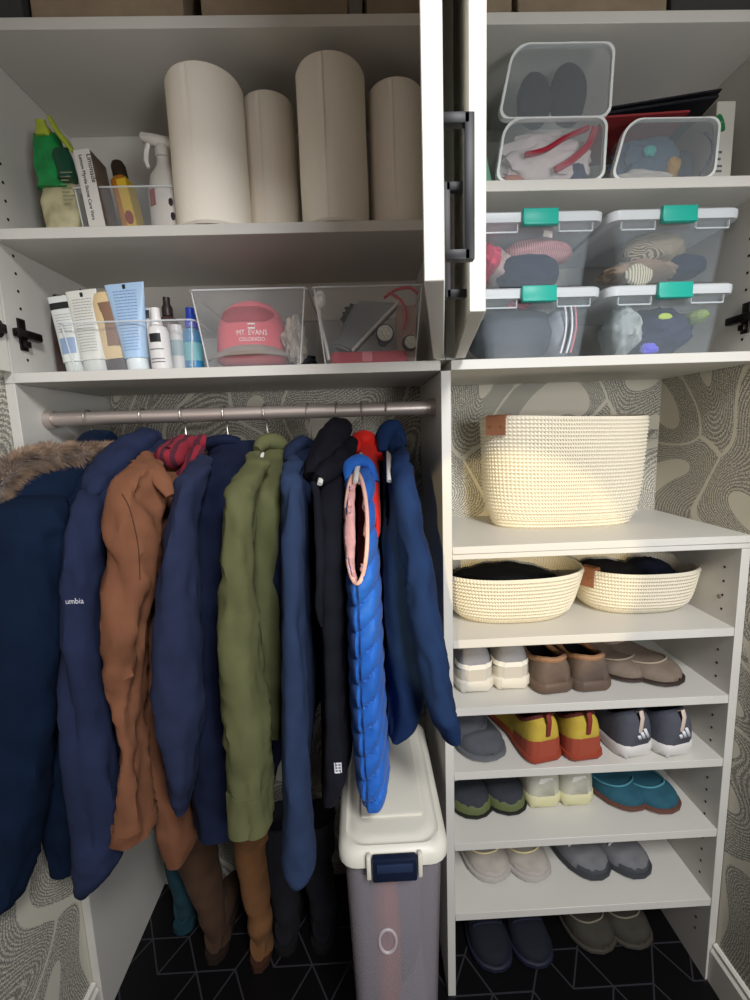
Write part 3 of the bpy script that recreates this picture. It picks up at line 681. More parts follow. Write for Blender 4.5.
def basket(label, cx, cy, z0, h, b0, b1, tilt=0.0, handle=None, wob=0.0, group=None):
    """oval coiled rope basket: b0, b1 = half sizes at the bottom and at the rim"""
    t = thing('rope_basket', label, 'basket', group); pitch = .0085; rows = int(h/pitch); n = 96; rings = []
    def ring(k, zz, d):
        f = k; out = []
        hx = b0[0] + (b1[0]-b0[0])*f; hy = b0[1] + (b1[1]-b0[1])*f
        for q in range(n):
            a = 2*PI*q/n; c, s = math.cos(a), math.sin(a); e = .82
            x = (hx + d)*math.copysign(abs(c)**e, c); y = (hy + d)*math.copysign(abs(s)**e, s)
            out.append(Vector((x, y, zz + f*(tilt*x/b1[0] + wob*math.sin(2*a + .6)))))
        return out
    rings.append(ring(0, .004, -.030)); rings.append(ring(0, .0, -.012))
    for i in range(rows):
        for s_ in (.12, .5, .88): 
            u = (i + s_)/rows; bulge = .010*math.sin(min(1, u*2.2)*PI*.5)
            rings.append(ring(u, .001 + u*h, (.0024 if s_ == .5 else -.0002) + bulge - .010*(1-min(1, u*6))))
    rings.append(ring(1, h + .004, .008)); rings.append(ring(1, h + .001, .002))
    for u in (.9, .7, .5, .3, .1): rings.append(ring(u, u*h, .001))
    rings.append(ring(0, .008, -.03))
    bm = bmesh.new(); loft(bm, rings); obj('body', bm, m_rope, t)
    if handle:
        for (a, yy) in handle:
            q_ = R(yy); e = .82; cq, sq = math.cos(q_), math.sin(q_); rx = (b1[0] + .011)*math.copysign(abs(cq)**e, cq); ry = (b1[1] + .011)*math.copysign(abs(sq)**e, sq)
            rot = Matrix.Rotation(math.atan2(sq/b1[1], cq/b1[0]), 3, 'Z'); org = Vector((rx, ry, h + tilt*rx/b1[0]))
            pts = [(.005, -.036), (.005, .006), (.001, .010), (-.018, .010), (-.022, .006), (-.022, -.030), (-.019, -.030), (-.019, .003), (.001, .003), (.001, -.036)]
            A = [org + rot @ Vector((x, -a, z)) for x, z in pts]; B = [org + rot @ Vector((x, a, z)) for x, z in pts]
            bm = bmesh.new(); loft(bm, [A, B]); hd = obj('handle', bm, m_leather, t); hd['label'] = 'folded brown leather handle'
            for y2 in (-a*.55, a*.55):
                bm = bmesh.new(); lathe(bm, [(.0001, .0), (.003, .0), (.0028, .0012), (.0001, .0018)], n=12)
                for v in bm.verts: v.co = org + rot @ Vector((.005 + v.co.z, y2 + v.co.x, -.016 + v.co.y))
                obj('rivet', bm, m_brass, hd)
    t.location = (cx, cy, z0); return t
basket('large cream rope basket with a leather handle, alone on the top shelf by the wallpaper', .318, .204, S5, .255, (.174, .085), (.185, .102), tilt=-.002, wob=.004, handle=[(.024, 208)])
basket('shallow cream rope basket with black contents, at the left beside the upright panel', .172, .150, S6, .113, (.130, .088), (.159, .112), tilt=.002)
basket('shallow cream rope basket at the right, with a leather handle at its left end', .483, .170, S6, .103, (.118, .085), (.135, .105), handle=[(.018, 205)])
def soft(name, label, cat, c, r, seed, mat, amp=.25, sc=1.6, group=None):
    o = obj(name, lump(c, r, seed, amp, sc), mat); tag(o, label, cat, group); return settle(o)
soft('black_bag', 'black cloth bag filling the left shallow basket', 'bag', (.163, .150, S6 + .072), (.132, .094, .040), 21, m_liner, .12, 2.4)
soft('black_pouch', 'black pouch at the left inside the right shallow basket', 'pouch', (.425, .165, S6 + .070), (.080, .080, .040), 22, m_liner, .15)
soft('navy_pouch', 'dark navy pouch at the right inside the right shallow basket', 'pouch', (.54, .175, S6 + .068), (.055, .070, .038), 23, M('navy_cloth', '#1a2036', .9), .15)

# ---------------------------------------------------------------- shoes
def shoe(name, label, cat, group, L=.275, W=.098, H=.085, toe=.045, up='#777', sole='#ddd', sole_h=.026, lugs=0, opening=(.06, .44), rim=None, inner='#101014', heel=None, heel_h=.0,
         laces=None, tab=None, marks=None, apron=None, band=None, low=False, toe_cap=None, rimr=.005, bump=None):
    """heel at y=0, toe at y=L, standing on z=0"""
    t = thing(name, label, cat, group); w2 = W/2
    xs = [0, .02, .06, .13, .25, .40, .55, .70, .82, .91, .965, 1.0]
    W *= 1.12; w2 = W/2
    ws = [.42, .64, .77, .82, .80, .75, .85, .97, .98, .82, .58, .12]
    hx = [0, .04, .10, .22, .40, .52, .70, .85, .95, 1.0]
    hs = [.86*H, .97*H, H, .93*H, .86*H, .80*H, .60*H + .1*toe, toe*1.05, toe*.82, toe*.45]
    off = lambda u: .006*math.sin(u*PI*1.1 - .4)
    def P(u, s, d=0):        # s in 0..1 from left bottom over the top to right bottom
        w = w2*lerp(xs, ws, u) + d; h = lerp(hx, hs, u) + d; zb = sole_h*.7; a = PI*s
        c, q = math.cos(a), math.sin(a); x = -w*math.copysign(abs(c)**.62, c); z = zb + (h - zb)*(abs(q)**.72)
        return Vector((x + off(u), u*L, z))
    NU, NS = 48, 36; bm = bmesh.new(); G_ = [[bm.verts.new(P(max(0, min(1, i/NU)), j/NS)) for j in range(NS+1)] for i in range(NU+1)]
    uc, ur = (opening[0]+opening[1])/2, (opening[1]-opening[0])/2; sr = .27
    for i in range(NU):
        for j in range(NS):
            u = (i+.5)/NU; s = (j+.5)/NS
            if ((u-uc)/ur)**2 + ((s-.5)/sr)**2 < 1: continue
            bm.faces.new((G_[i][j], G_[i][j+1], G_[i+1][j+1], G_[i+1][j]))
    bm.faces.new([G_[0][j] for j in range(NS+1)])
    bmesh.ops.delete(bm, geom=[v for v in bm.verts if not v.link_faces], context='VERTS')
    um = M(name + '_upper', up, .85, bump=bump or (500, .3), var=(30, .12)); sm = M(name + '_sole', sole, .6, bump=(200, .15))
    o = obj('upper', bm, um, t); s_ = o.modifiers.new('thickness', 'SOLIDIFY'); s_.thickness = .003; s_.offset = -1
    bm = bmesh.new(); tube(bm, [P(uc + ur*math.cos(a), .5 + sr*math.sin(a)) for a in [2*PI*k/40 for k in range(40)]], rimr, n=8, loop=True)
    if rim and rim[1:2] != [] and isinstance(rim, tuple):
        # braided collar: swell the rim in beads
        for v in bm.verts:
            pass
    obj('collar', bm, M(name + '_collar', rim[0] if isinstance(rim, tuple) else (rim or up), .9, bump=(160, 1.0)), t)
    # footbed and inner lining
    bm = bmesh.new(); rings = [[P(u, s, -.004) * 1 for s in [k/16 for k in range(17)]] for u in [opening[0]*.4 + (opening[1]+.12 - opening[0]*.4)*k/14 for k in range(15)]]
    for r in rings:
        for p in r: p.z = min(p.z, sole_h + (.30*(H - sole_h)))
    loft(bm, rings, cap0=False, cap1=False); obj('footbed', bm, M(name + '_inside', inner, .95), t)
    # sole
    bm = bmesh.new(); n = 64
    def outline(k):
        out = []
        for q in range(n//2): u = .5 - .5*math.cos(PI*q/(n//2)); out.append(Vector((-(w2*lerp(xs, ws, u) + k) + off(u), u*L*(1 + .0) + (k if u > .5 else -k)*abs(2*u-1)**3, 0)))
        for q in range(n//2): u = .5 + .5*math.cos(PI*q/(n//2)); out.append(Vector(((w2*lerp(xs, ws, u) + k) + off(u), u*L + (k if u > .5 else -k)*abs(2*u-1)**3, 0)))
        return out
    lev = [(-.006, .0), (.002, .003), (.005, sole_h*.45), (.004, sole_h*.85), (.0, sole_h), (-.010, sole_h)]
    R_ = []
    for k, z in lev:
        r = outline(k)
        for p in r:
            u = p.y/L; p.z = z*(1 + .25*max(0, .35-u)) + (.010*max(0, (u-.80)/.2)**2 if z < sole_h*.3 else 0)
            if lugs and z < sole_h*.5: 
                g = math.sin(u*PI*lugs + (0 if p.x < 0 else .7)) if .12 < u < .97 else math.sin(p.x*420)
                p.z += .0035 if (g > .2 and z < .001) or (g > .2 and z < .004) else 0
        R_.append(r)
    loft(bm, R_); obj('sole', bm, sm, t)
    if toe_cap:
        bm = bmesh.new(); rings = [[P(u, s, .0015) for s in [k/20 for k in range(21)]] for u in [.86, .90, .94, .97, 1.0]]
        for r in rings:
            for p in r: p.z = min(p.z, toe*.62)
        loft(bm, rings, cap0=False, cap1=True, closed=False); obj('toe_guard', bm, M(name + '_toe_guard', toe_cap, .7), t)
    def wrap(z0, z1, um_, lift, drop=0.0):
        def sx(u, z):
            h = lerp(hx, hs, u); zb = sole_h*.7; q = max(0, min(.985, (z-zb)/(h-zb)))**(1/.72); return w2*lerp(xs, ws, u)*(math.sqrt(1-q*q)**.62)
        us = [um_*k/10 for k in range(10, 0, -1)] + [.02, .012, .006, .002]; rows_ = []
        for i in range(7):
            row = []
            for u in us: z = z0 + (z1 - drop*u/um_ - z0)*i/6; row.append(Vector((-sx(u, z) - lift + off(u), u*L, z)))
            z = z0 + (z1-z0)*i/6; w_ = sx(0, z)
            for k in range(9): row.append(Vector((w_*(-1 + k/4)*.98 + off(0), -lift - .0005, z)))
            for u in reversed(us): z = z0 + (z1 - drop*u/um_ - z0)*i/6; row.append(Vector((sx(u, z) + lift + off(u), u*L, z)))
            rows_.append(row)
        b_ = bmesh.new(); loft(b_, rows_, cap0=False, cap1=False, closed=False); return b_
    if heel: obj('heel_counter', wrap(sole_h*.8, heel_h or .6*H, .30, .0014, .4*(heel_h or .6*H - sole_h)), M(name + '_heel', heel, .8, bump=(300, .3)), t)
    if band: obj('heel_band', wrap(band[1], band[2], .16, .0024), M(name + '_band', band[0], .7), t)
    if tab:
        bm = bmesh.new(); z = H; tube(bm, [(off(0), .010, z + .002), (off(0), -.001, z + .010), (off(0), -.006, z - .004), (off(0), -.004, z - .026), (off(0), -.002, z - .040)], .0055, n=8, flat=.35); obj('pull_tab', bm, M(name + '_tab', tab, .7), t)
    if laces:
        for k in range(5):
            u = opening[1] + .05 + .06*k; bm = bmesh.new()
            tube(bm, [P(u, s, .003) for s in (.30, .38, .46, .54, .62, .70)], .0028, n=6, flat=.6); obj('lace', bm, M(name + '_lace', laces, .8), t)
        bm = bmesh.new(); rings = [[P(u, s, .001 + .004*(1-abs(2*s-1))) for s in [.40 + .2*k/8 for k in range(9)]] for u in [opening[1] - .07 + .36*k/8 for k in range(9)]]
        loft(bm, rings, cap0=False, cap1=False, closed=False); obj('tongue', bm, um, t)
    if apron:
        bm = bmesh.new(); pts = [P(.50 + .36*math.sin(a), .5 + .30*math.cos(a), .002) for a in [PI*k/24 for k in range(25)]]
        tube(bm, pts, .0022, n=6); obj('apron_seam', bm, M(name + '_apron', apron, .8), t)
    if marks:
        for k in range(3):
            bm = bmesh.new(); x0 = -.012 + k*.011; h = .010 + .007*k
            A = [(x0, .0), (x0 + .008, .0), (x0 + .008 - h*.5, h), (x0 - h*.5, h)]
            V = [bm.verts.new(Vector((x + .006, -.004, z + H*.45))) for x, z in A]; bm.faces.new(V)
            ob = obj('stripe', bm, M(name + '_stripe', marks, .6), o); so2 = ob.modifiers.new('t', 'SOLIDIFY'); so2.thickness = .001
    return t
def pair(proto, labels, spots, z):
    """spots: (px, py, heading degrees) of the point nearest the camera; heading 0 = toe to the wall, 180 = toe to the room"""
    out = []
    for i, (lb, (x, y, hd)) in enumerate(zip(labels, spots)):
        o = proto if i == 0 else copy_tree(proto)
        L = max(v.co.y for c in kids(proto) if c.type == 'MESH' for v in c.data.vertices)
        o['label'] = lb; a = R(hd); o.rotation_euler = (0, 0, -a)
        near = Vector((x, y)) if isinstance(x, float) else None
        d = Vector((math.sin(a), math.cos(a)))      # toe direction
        if abs(hd) > 90: org = near - d*L
        else: org = near
        o.location = (org.x, org.y, z); 
        if i and abs(hd) < 200: o.scale = (-1, 1, 1) if False else (1, 1, 1)
        out.append(o)
    return out
def gz(px, py, z):       # point on a shelf seen at a pixel
    d = FW + RT*((px-375)/F_PX) - UP*((py-500)/F_PX); p = CAM + d*((z-CAM.z)/d.z); return (float(p.x), float(p.y))
def put(proto, labels, pix, z):
    return pair(proto, labels, [gz(px, py, z) + (hd,) for px, py, hd in pix], z)
put(shoe('sneaker', '', 'shoe', 'grey running shoes with white heel bands', W=.092, H=.108, up='#84858c', sole='#c9c4b9', sole_h=.030, lugs=7, heel='#b9b4aa', heel_h=.058, band=('#dedbd3', .058, .070), inner='#3a3b42'),
    ['light grey running shoe with a white heel band, next to the upright panel', 'light grey running shoe with a white heel band, next to the brown slippers'], [(478, 693, -5), (514, 690, -2)], S7)
put(shoe('slipper', '', 'slipper', 'brown suede slippers with braided collars', W=.098, H=.082, up='#5f5148', sole='#5d4c40', sole_h=.026, rim='#8d6a50', inner='#0a0a12', opening=(.03, .55), rimr=.0065),
    ['brown suede slipper with a braided tan collar, next to the grey running shoes', 'brown suede slipper with a braided tan collar, next to the taupe moccasins'], [(557, 694, -6), (595, 692, -3)], S7)
put(shoe('moccasin', '', 'shoe', 'taupe suede moccasins', W=.100, H=.066, toe=.040, up='#75675a', sole='#2e211c', sole_h=.012, opening=(.05, .50), rim='#8a7b6c', inner='#4a3f38', apron='#a39482'),
    ['taupe suede moccasin with toe to the front, nearer the brown slippers', 'taupe suede moccasin with toe to the front, nearer the right side panel'], [(648, 682, 152), (682, 686, 152)], S7)
ps = put(shoe('clog', '', 'shoe', 'charcoal slip-on shoes', W=.098, H=.064, toe=.046, up='#4b4d53', sole='#5a5c60', sole_h=.016, opening=(.05, .45), inner='#1a1b20', L=.262),
    ['charcoal slip-on shoe, lying half on top of its mate by the upright panel', 'charcoal slip-on shoe, underneath its mate by the upright panel'], [(474, 752, 173), (492, 764, 172)], S8)
ps[0].location.z += .022; ps[0].rotation_euler = (R(1), R(13), ps[0].rotation_euler.z)
put(shoe('trail_shoe', '', 'shoe', 'orange and yellow trail running shoes', W=.094, H=.108, up='#b9a03c', sole='#8f3a26', sole_h=.018, lugs=9, heel='#9c4630', heel_h=.058, tab='#7d2a24', inner='#2a1512', rim='#5a2420'),
    ['orange trail shoe with yellow heel, nearer the charcoal slip-ons', 'orange trail shoe with yellow heel, nearer the grey three-striped pair'], [(548, 763, -13), (588, 761, -8)], S8)
put(shoe('striped_shoe', '', 'shoe', 'grey trail shoes with three stripes', W=.096, H=.104, up='#4a4c55', sole='#cfccc8', sole_h=.034, lugs=9, tab='#cdb9ab', marks='#d9dbe0', inner='#2a2c38', rim='#3f424e'),
    ['dark grey shoe with three white heel stripes, next to the orange pair', 'dark grey shoe with three white heel stripes, next to the right side panel'], [(639, 757, -14), (680, 756, -14)], S8)
put(shoe('hiking_shoe', '', 'shoe', 'black shoes with olive toe guards', W=.092, H=.074, toe=.050, up='#2e3138', sole='#171a15', sole_h=.010, toe_cap='#59613a', laces='#a9adb0', inner='#0c0d10'),
    ['black shoe with olive toe guard, against the upright panel', 'black shoe with olive toe guard, next to the cream pair'], [(482, 820, 166), (514, 817, 176)], S9)
put(shoe('cream_shoe', '', 'shoe', 'cream chunky running shoes', W=.092, H=.108, up='#b9b7a6', sole='#cfcaa0', sole_h=.036, lugs=6, heel='#c9c59f', heel_h=.070, band=('#e4e2da', .070, .084), inner='#5a5a50'),
    ['cream chunky running shoe, nearer the black and olive pair', 'cream chunky running shoe, nearer the teal suede pair'], [(546, 808, -4), (579, 806, -3)], S9)
put(shoe('suede_slipper', '', 'slipper', 'teal suede slippers with brown soles', W=.098, H=.068, toe=.042, up='#205060', sole='#5b3a30', sole_h=.016, opening=(.05, .48), rim='#3f8190', inner='#17323c', apron='#4c8a98'),
    ['teal suede slipper with a brown sole, nearer the cream pair', 'teal suede slipper with a brown sole, nearer the right side panel'], [(646, 811, 152), (676, 815, 160)], S9)
put(shoe('beige_shoe', '', 'shoe', 'beige running shoes with pale outlined toes', W=.094, H=.072, toe=.046, up='#a39c92', sole='#a8a29c', sole_h=.018, apron='#e6d9a6', inner='#5a5550', toe_cap='#a8a09a'),
    ['beige running shoe with a pale outlined toe, left one of its pair', 'beige running shoe with a pale outlined toe, right one, beside the grey shoes'], [(500, 885, 168), (542, 884, 166)], S10)
put(shoe('grey_shoe', '', 'shoe', 'grey running shoes with dark toe guards', W=.092, H=.072, toe=.046, up='#6d6d70', sole='#34363a', sole_h=.016, laces='#c9cac8', toe_cap='#3f4146', inner='#1d1e22'),
    ['grey running shoe with a dark toe guard, left one beside the beige pair', 'grey running shoe with a dark toe guard, right one near the side panel'], [(606, 881, 157), (648, 879, 155)], S10)
put(shoe('blue_shoe', '', 'shoe', 'dark blue shoes on the floor tiles', W=.092, H=.090, up='#0b0d1c', sole='#14162a', sole_h=.020, laces='#181c34', rim='#8f2c28', inner='#8f2c28'),
    ['dark blue shoe with red inside, on the floor nearer the upright panel', 'dark blue shoe with red inside, on the floor nearer the olive-grey pair'], [(499, 976, 178), (541, 972, 178)], ZF)
put(shoe('walking_shoe', '', 'shoe', 'olive grey shoes on the floor tiles', W=.104, H=.080, toe=.048, up='#35322a', sole='#3b372f', sole_h=.014, inner='#1d1b16', apron='#777060'),
    ['olive grey shoe on the floor, nearer the dark blue pair', 'olive grey shoe on the floor, nearer the right side panel'], [(608, 955, 166), (644, 951, 170)], ZF)

# ---------------------------------------------------------------- boots under the coats
def boot(name, label, group, px, py, col, sole, h, rtop, rank, rmid, tilt=(0, 0), heelc=None, fuzz=.004, foot=.21):
    t = thing(name, label, 'boot', group); rings = []; n = 32
    for k in range(30):
        u = k/29; z = .012 + u*h; r = lerp([0, .10, .22, .45, .75, 1], [rank*.95, rank, rank*.96, (rank+rmid)/2*1.08, rmid, rtop], u)
        dy = lerp([0, .12, .25, 1], [.03, .012, .006, 0], u)
        rings.append([Vector((r*math.cos(a) + tilt[0]*u + .006*math.sin(u*7), dy + r*1.15*math.sin(a) + r + tilt[1]*u, z)) for a in [2*PI*q/n for q in range(n)]])
    for r in rings:
        c = sum(r, Vector())/n
        for p in r: p += (p-c).normalized()*fuzz*noise.noise(p*22 + Vector((px, 0, 0))) + (p-c).normalized()*fuzz*.8*math.sin(p.z*70 + 2*noise.noise(p*9))*(1 if p.z < .35*h else .2)
    top = rings[-1]; c = sum(top, Vector())/n; rings += [[c + (p-c)*.9 for p in top], [c + (p-c)*.86 - Vector((0, 0, .10)) for p in top]]
    bm = bmesh.new(); loft(bm, rings); cm = M(name + '_shaft', col, .9, bump=(300, .4), var=(20, .18)); obj('shaft', bm, cm, t)
    bm = bmesh.new(); R_ = []
    for k in range(14):
        u = k/13; y = .014 + u*foot; w = rank*lerp([0, .15, .5, .8, 1], [.7, 1.0, .95, 1.05, .35], u); hh = lerp([0, .3, .5, .8, 1], [.09, .10, .075, .05, .025], u)
        R_.append([Vector((w*math.cos(a), y, .016 + (hh)*.5 + hh*.5*math.sin(a))) for a in [2*PI*q/24 for q in range(24)]])
    loft(bm, R_); obj('foot', bm, cm, t)
    bm = bmesh.new(); R_ = []
    for k in range(14):
        u = k/13; y = .0 + u*(foot + .006); w = (rank + .003)*lerp([0, .1, .5, .8, 1], [.30, .90, .85, 1.05, .35], u)
        R_.append([Vector((-w, y, .001)), Vector((w, y, .001)), Vector((w, y, .018)), Vector((-w, y, .018))])
    loft(bm, R_); obj('sole', bm, M(name + '_sole', sole, .7), t)
    p = gz(px, py, ZF); t.location = (p[0], p[1], ZF); return t
boot('tall_boot', 'tall brown suede boot below the tan coat, the left and darker one', 'tall brown suede boots', 213, 966, '#432e1e', '#20130c', .44, .066, .030, .052, tilt=(-.045, .0))
boot('tall_boot', 'tall tan suede boot below the olive coat, the right and lighter one', 'tall brown suede boots', 258, 974, '#714c2b', '#3a2012', .44, .046, .027, .040, tilt=(.0, .0))
boot('rain_boot', 'dark teal slender boot standing near the left end panel', 'single boots', 181, 936, '#123640', '#10323e', .30, .032, .028, .030, foot=.12)
boot('black_boot', 'black tall boot on the floor below the slate coat', 'black tall boots', 284, 957, '#0f1018', '#08080c', .36, .045, .032, .040, foot=.16)
boot('black_boot', 'black tall boot on the floor between the slate coat and storage bin', 'black tall boots', 322, 955, '#0f1018', '#08080c', .36, .045, .032, .040, foot=.16)

# ---------------------------------------------------------------- boxes on top
m_linen = M('beige_linen_box', '#8a7a64', .85, bump=(350, .5), var=(30, .1)); m_dkbox = M('dark_grey_cloth', '#3a3936', .9, bump=(300, .4))
def storage_box(label, x0, x1, mat, h=.17, y0=.012, d=.25):
    t = thing('storage_box', label, 'box', 'boxes on the topmost shelf'); bm = bmesh.new(); r = .004
    ro = [rrect((x0+x1)/2, y0 + d/2, (x1-x0)/2, d/2, r, z) for z in (Z0 + .001, Z0 + h)]
    ri = [rrect((x0+x1)/2, y0 + d/2, (x1-x0)/2 - .003, d/2 - .003, r, z) for z in (Z0 + h, Z0 + .004)]
    loft(bm, ro + ri); obj('body', bm, mat, t)
    bm = bmesh.new(); lidplate(bm, (x0+x1)/2, y0 + d/2, (x1-x0)/2 + .002, d/2 + .002, r, [(0, Z0 + h - .03), (0, Z0 + h + .004), (-.002, Z0 + h + .006)])
    obj('lid', bm, mat, t); return settle(t)
storage_box('beige linen storage box on the topmost left shelf, leftmost', -.708, -.448, m_linen)
storage_box('beige linen storage box on the topmost left shelf, in the middle', -.418, -.163, m_linen)
storage_box('beige linen storage box on the topmost left shelf, beside the open door', -.130, -.026, m_linen)
storage_box('beige linen storage box on the topmost right shelf, beside the open door', .028, .126, m_linen)
storage_box('wide beige linen storage box on the topmost right shelf', .136, .404, m_linen)
storage_box('dark grey cloth box on the topmost shelf, rightmost', .412, .600, m_dkbox, h=.16)
storage_box('dark box on the topmost shelf in the left corner', -.808, -.722, m_dkbox, h=.15)

# ---------------------------------------------------------------- paper towels
m_paper = M('quilted_paper', '#f2eadb', .95, bump=(140, .35)); m_core = M('cardboard', '#9a7d5c', .9)
def roll(label, pxl, pxr, yfront, h):
    xl = at(pxl, 160, yfront).x; xr = at(pxr, 160, yfront).x; r = (xr-xl)/2*.97; cx = (xl+xr)/2; cy = yfront + r*.75
    t = thing('paper_towel_roll', label, 'paper towel', 'paper towel rolls on the left shelf'); bm = bmesh.new()
    lathe(bm, [(.021, .002), (r - .004, .0), (r, .004), (r + .0006, h*.3), (r - .0004, h*.6), (r, h - .008), (r - .003, h - .002), (r - .008, h), (.024, h), (.021, h - .003), (.021, .004)], n=64)
    obj('paper', bm, m_paper, t); bm = bmesh.new(); lathe(bm, [(.0195, .001), (.0208, .001), (.0208, h - .004), (.0195, h - .004), (.0195, .001)], n=32); obj('core', bm, m_core, t)
    bm = bmesh.new(); a0 = -1.9
    loft(bm, [[Vector(((r+.0004+k)*math.cos(a), (r+.0004+k)*math.sin(a), z)) for a, k in [(a0 + .02*i, .0003 + .0006*(i/8)) for i in range(9)]] for z in (.003, h - .008)], cap0=False, cap1=False, closed=False)
    obj('loose_edge', bm, m_paper, t)
    t.location = (cx, cy, Z2 + .0005); return t
roll('white paper towel roll, tall and nearest the spray bottle', 162, 242, .012, .262)
roll('white paper towel roll, second from the left, shorter looking than its neighbours', 240, 296, .078, .262)
roll('white paper towel roll, third from the left and the tallest looking', 296, 369, .012, .276)
roll('white paper towel roll, rightmost, half hidden by the open door', 369, 428, .060, .268)

# ---------------------------------------------------------------- bottles and tubes
def mbottle(name, label, cat, prof, col, x, y, z, cap=None, capcol='#222', sx=1, sy=1, tilt=0, rough=.35, a=None, lab=None, group=None, tiltx=0):
    t = thing(name, label, cat, group); bm = bmesh.new(); lathe(bm, prof, n=32, sx=sx, sy=sy)
    obj('body', bm, M(name + '_body', col, rough, alpha=a), t)
    if cap: bm = bmesh.new(); lathe(bm, cap, n=28, sx=min(1, sx*1.0), sy=min(1, sy*1.0)); obj('cap', bm, M(name + '_cap', capcol, .4), t)
    if lab:
        z0, z1, r, lc = lab; bm = bmesh.new(); n = 24
        loft(bm, [[Vector((r*sx*math.cos(-PI/2 + (k/n-.5)*3.6), r*sy*math.sin(-PI/2 + (k/n-.5)*3.6), zz)) for k in range(n+1)] for zz in (z0, z1)], cap0=False, cap1=False, closed=False)
        obj('label_band', bm, M(name + '_label', lc, .5), t)
    t.location = (x, y, z); t.rotation_euler = (R(tiltx), R(tilt), 0); return t
def squeeze_tube(label, x, y, z, w0, w1, h, col, capcol, caph, tilt=0, lean=0, band=None, lines=None, blk=None, d=.016, yaw=0):
    """tube standing on its cap, crimped flat at the top"""
    t = thing('lotion_tube', label, 'tube', 'tubes in the clear tray'); bm = bmesh.new(); R_ = []
    for k in range(16):
        u = k/15; w = w0 + (w1-w0)*u; dd = d*(1-u)**.8 + .0012; R_.append(sect(0, 0, w/2, dd, caph + u*(h-caph), 32, .9))
    loft(bm, R_); o = obj('body', bm, M('tube_body', col, .4), t)
    bm = bmesh.new(); lathe(bm, [(w0*.42, 0), (w0*.46, .002), (w0*.46, caph - .002), (w0*.44, caph)], n=28, sy=min(1, d/(w0*.46))); obj('cap', bm, M('tube_cap', capcol, .4), t)
    def pt(u, s, lift=.0006): w = w0 + (w1-w0)*u; dd = d*(1-u)**.8 + .0012; x_ = s*w/2; return Vector((x_, -dd*math.sqrt(max(0, 1-abs(s)**2.2)) - lift, caph + u*(h-caph)))
    if band:
        for (u0, u1, s0, s1, c) in band:
            bm = bmesh.new(); loft(bm, [[pt(u0 + (u1-u0)*i/4, s0 + (s1-s0)*k/8) for k in range(9)] for i in range(5)], cap0=False, cap1=False, closed=False)
            obj('printed_band', bm, M('tube_print', c, .5), t)
    if lines:
        u0, u1, nl, c = lines; bm = bmesh.new(); random.seed(int(x*1000)); m = M('tube_text', c, .6)
        for i in range(nl):
            u = u0 + (u1-u0)*i/nl; s = -.62
            while s < .6:
                l = random.uniform(.06, .22); e = min(.64, s + l)
                V = [pt(u, s, .0008), pt(u, e, .0008), pt(u + .010, e, .0008), pt(u + .010, s, .0008)]; bm.faces.new([bm.verts.new(v) for v in V]); s = e + .04
        q = obj('printed_text', bm, m, t); q['kind'] = 'stuff'
    if blk:
        bm = bmesh.new(); p = pt(blk[0], blk[1], .001); box(bm, p.x-.0028, p.x+.0028, p.y-.0002, p.y+.0004, p.z-.004, p.z+.004); obj('print_mark', bm, M('black_print', '#15161a', .5), t)
    t.location = (x, y, z); t.rotation_euler = (R(lean), R(tilt), R(yaw)); return t
X = lambda px, y, py=360: at(px, py, y).x
m_clear0 = clear_mat('thin_clear_plastic', '#dfe6ea', .07)
# tray with the tubes
def open_bin(name, label, cx, cy, b0, b1, h, z, mat=None, group='clear open bins'):
    t = thing(name, label, 'bin', group); tub('body', t, cx, cy, b0[0], b0[1], b1[0], b1[1], z + .0006, z + h, mat or m_clear0, r=.012, th=.002, lip=.0015)
    bm = bmesh.new(); tube(bm, [v for v in rrect(cx, cy, b1[0] + .001, b1[1] + .001, .012, z + h + .002)], .0017, n=6, loop=True); obj('rim', bm, M('clear_rim', '#e9eef0', .15, alpha=.55), t)
    for sx in (-1, 1):
        bm = bmesh.new(); tube(bm, [(cx + sx*(b0[0] - .004), cy - b0[1] + .003, z + .004), (cx + sx*(b1[0] - .004), cy - b1[1] + .003, z + h)], .0014, n=6); obj('corner_edge', bm, M('clear_corner', '#f0f2f2', .15, alpha=.5), t)
    return settle(t)
open_bin('clear_tray', 'low clear plastic tray on the left of the lower shelf, holding tubes and bottles', -.612, .125, (.118, .085), (.128, .095), .092, 0, group='clear open bins')
open_bin('clear_bin', 'clear open plastic bin holding a red cap, left of the flashlight bin', -.373, .150, (.094, .120), (.111, .130), .142, 0)
open_bin('clear_bin', 'clear open plastic bin holding flashlights and straps, beside the open door', -.144, .150, (.093, .120), (.107, .130), .142, 0)
open_bin('clear_tray', 'clear plastic tray on the upper left shelf around the yellow bottle', -.600, .140, (.088, .085), (.094, .092), .085, Z2)
squeeze_tube('white tube with a black band, leftmost in the clear tray', X(76, .06), .060, .003, .040, .050, .150, '#d9dcd6', '#c7cdc9', .022, tilt=-6, band=[(.80, .90, -.95, .95, '#1b1b1d'), (.12, .36, -.6, .7, '#8ba3c4')], lines=(.45, .75, 7, '#9a9c9c'))
squeeze_tube('white tube covered in grey print, second in the clear tray', X(96, .056), .056, .003, .050, .060, .158, '#dcdbd2', '#c9ccc6', .024, tilt=-5, lines=(.12, .90, 19, '#8f908c'), blk=(.93, .05))
squeeze_tube('light blue tube with fine print, its wide crimped end up, front of the tray', X(138, .048), .048, .003, .044, .076, .166, '#a9c6e4', '#d8e0e2', .024, tilt=-4, lines=(.10, .93, 20, '#6f8fb8'), blk=(.95, 0), d=.018)
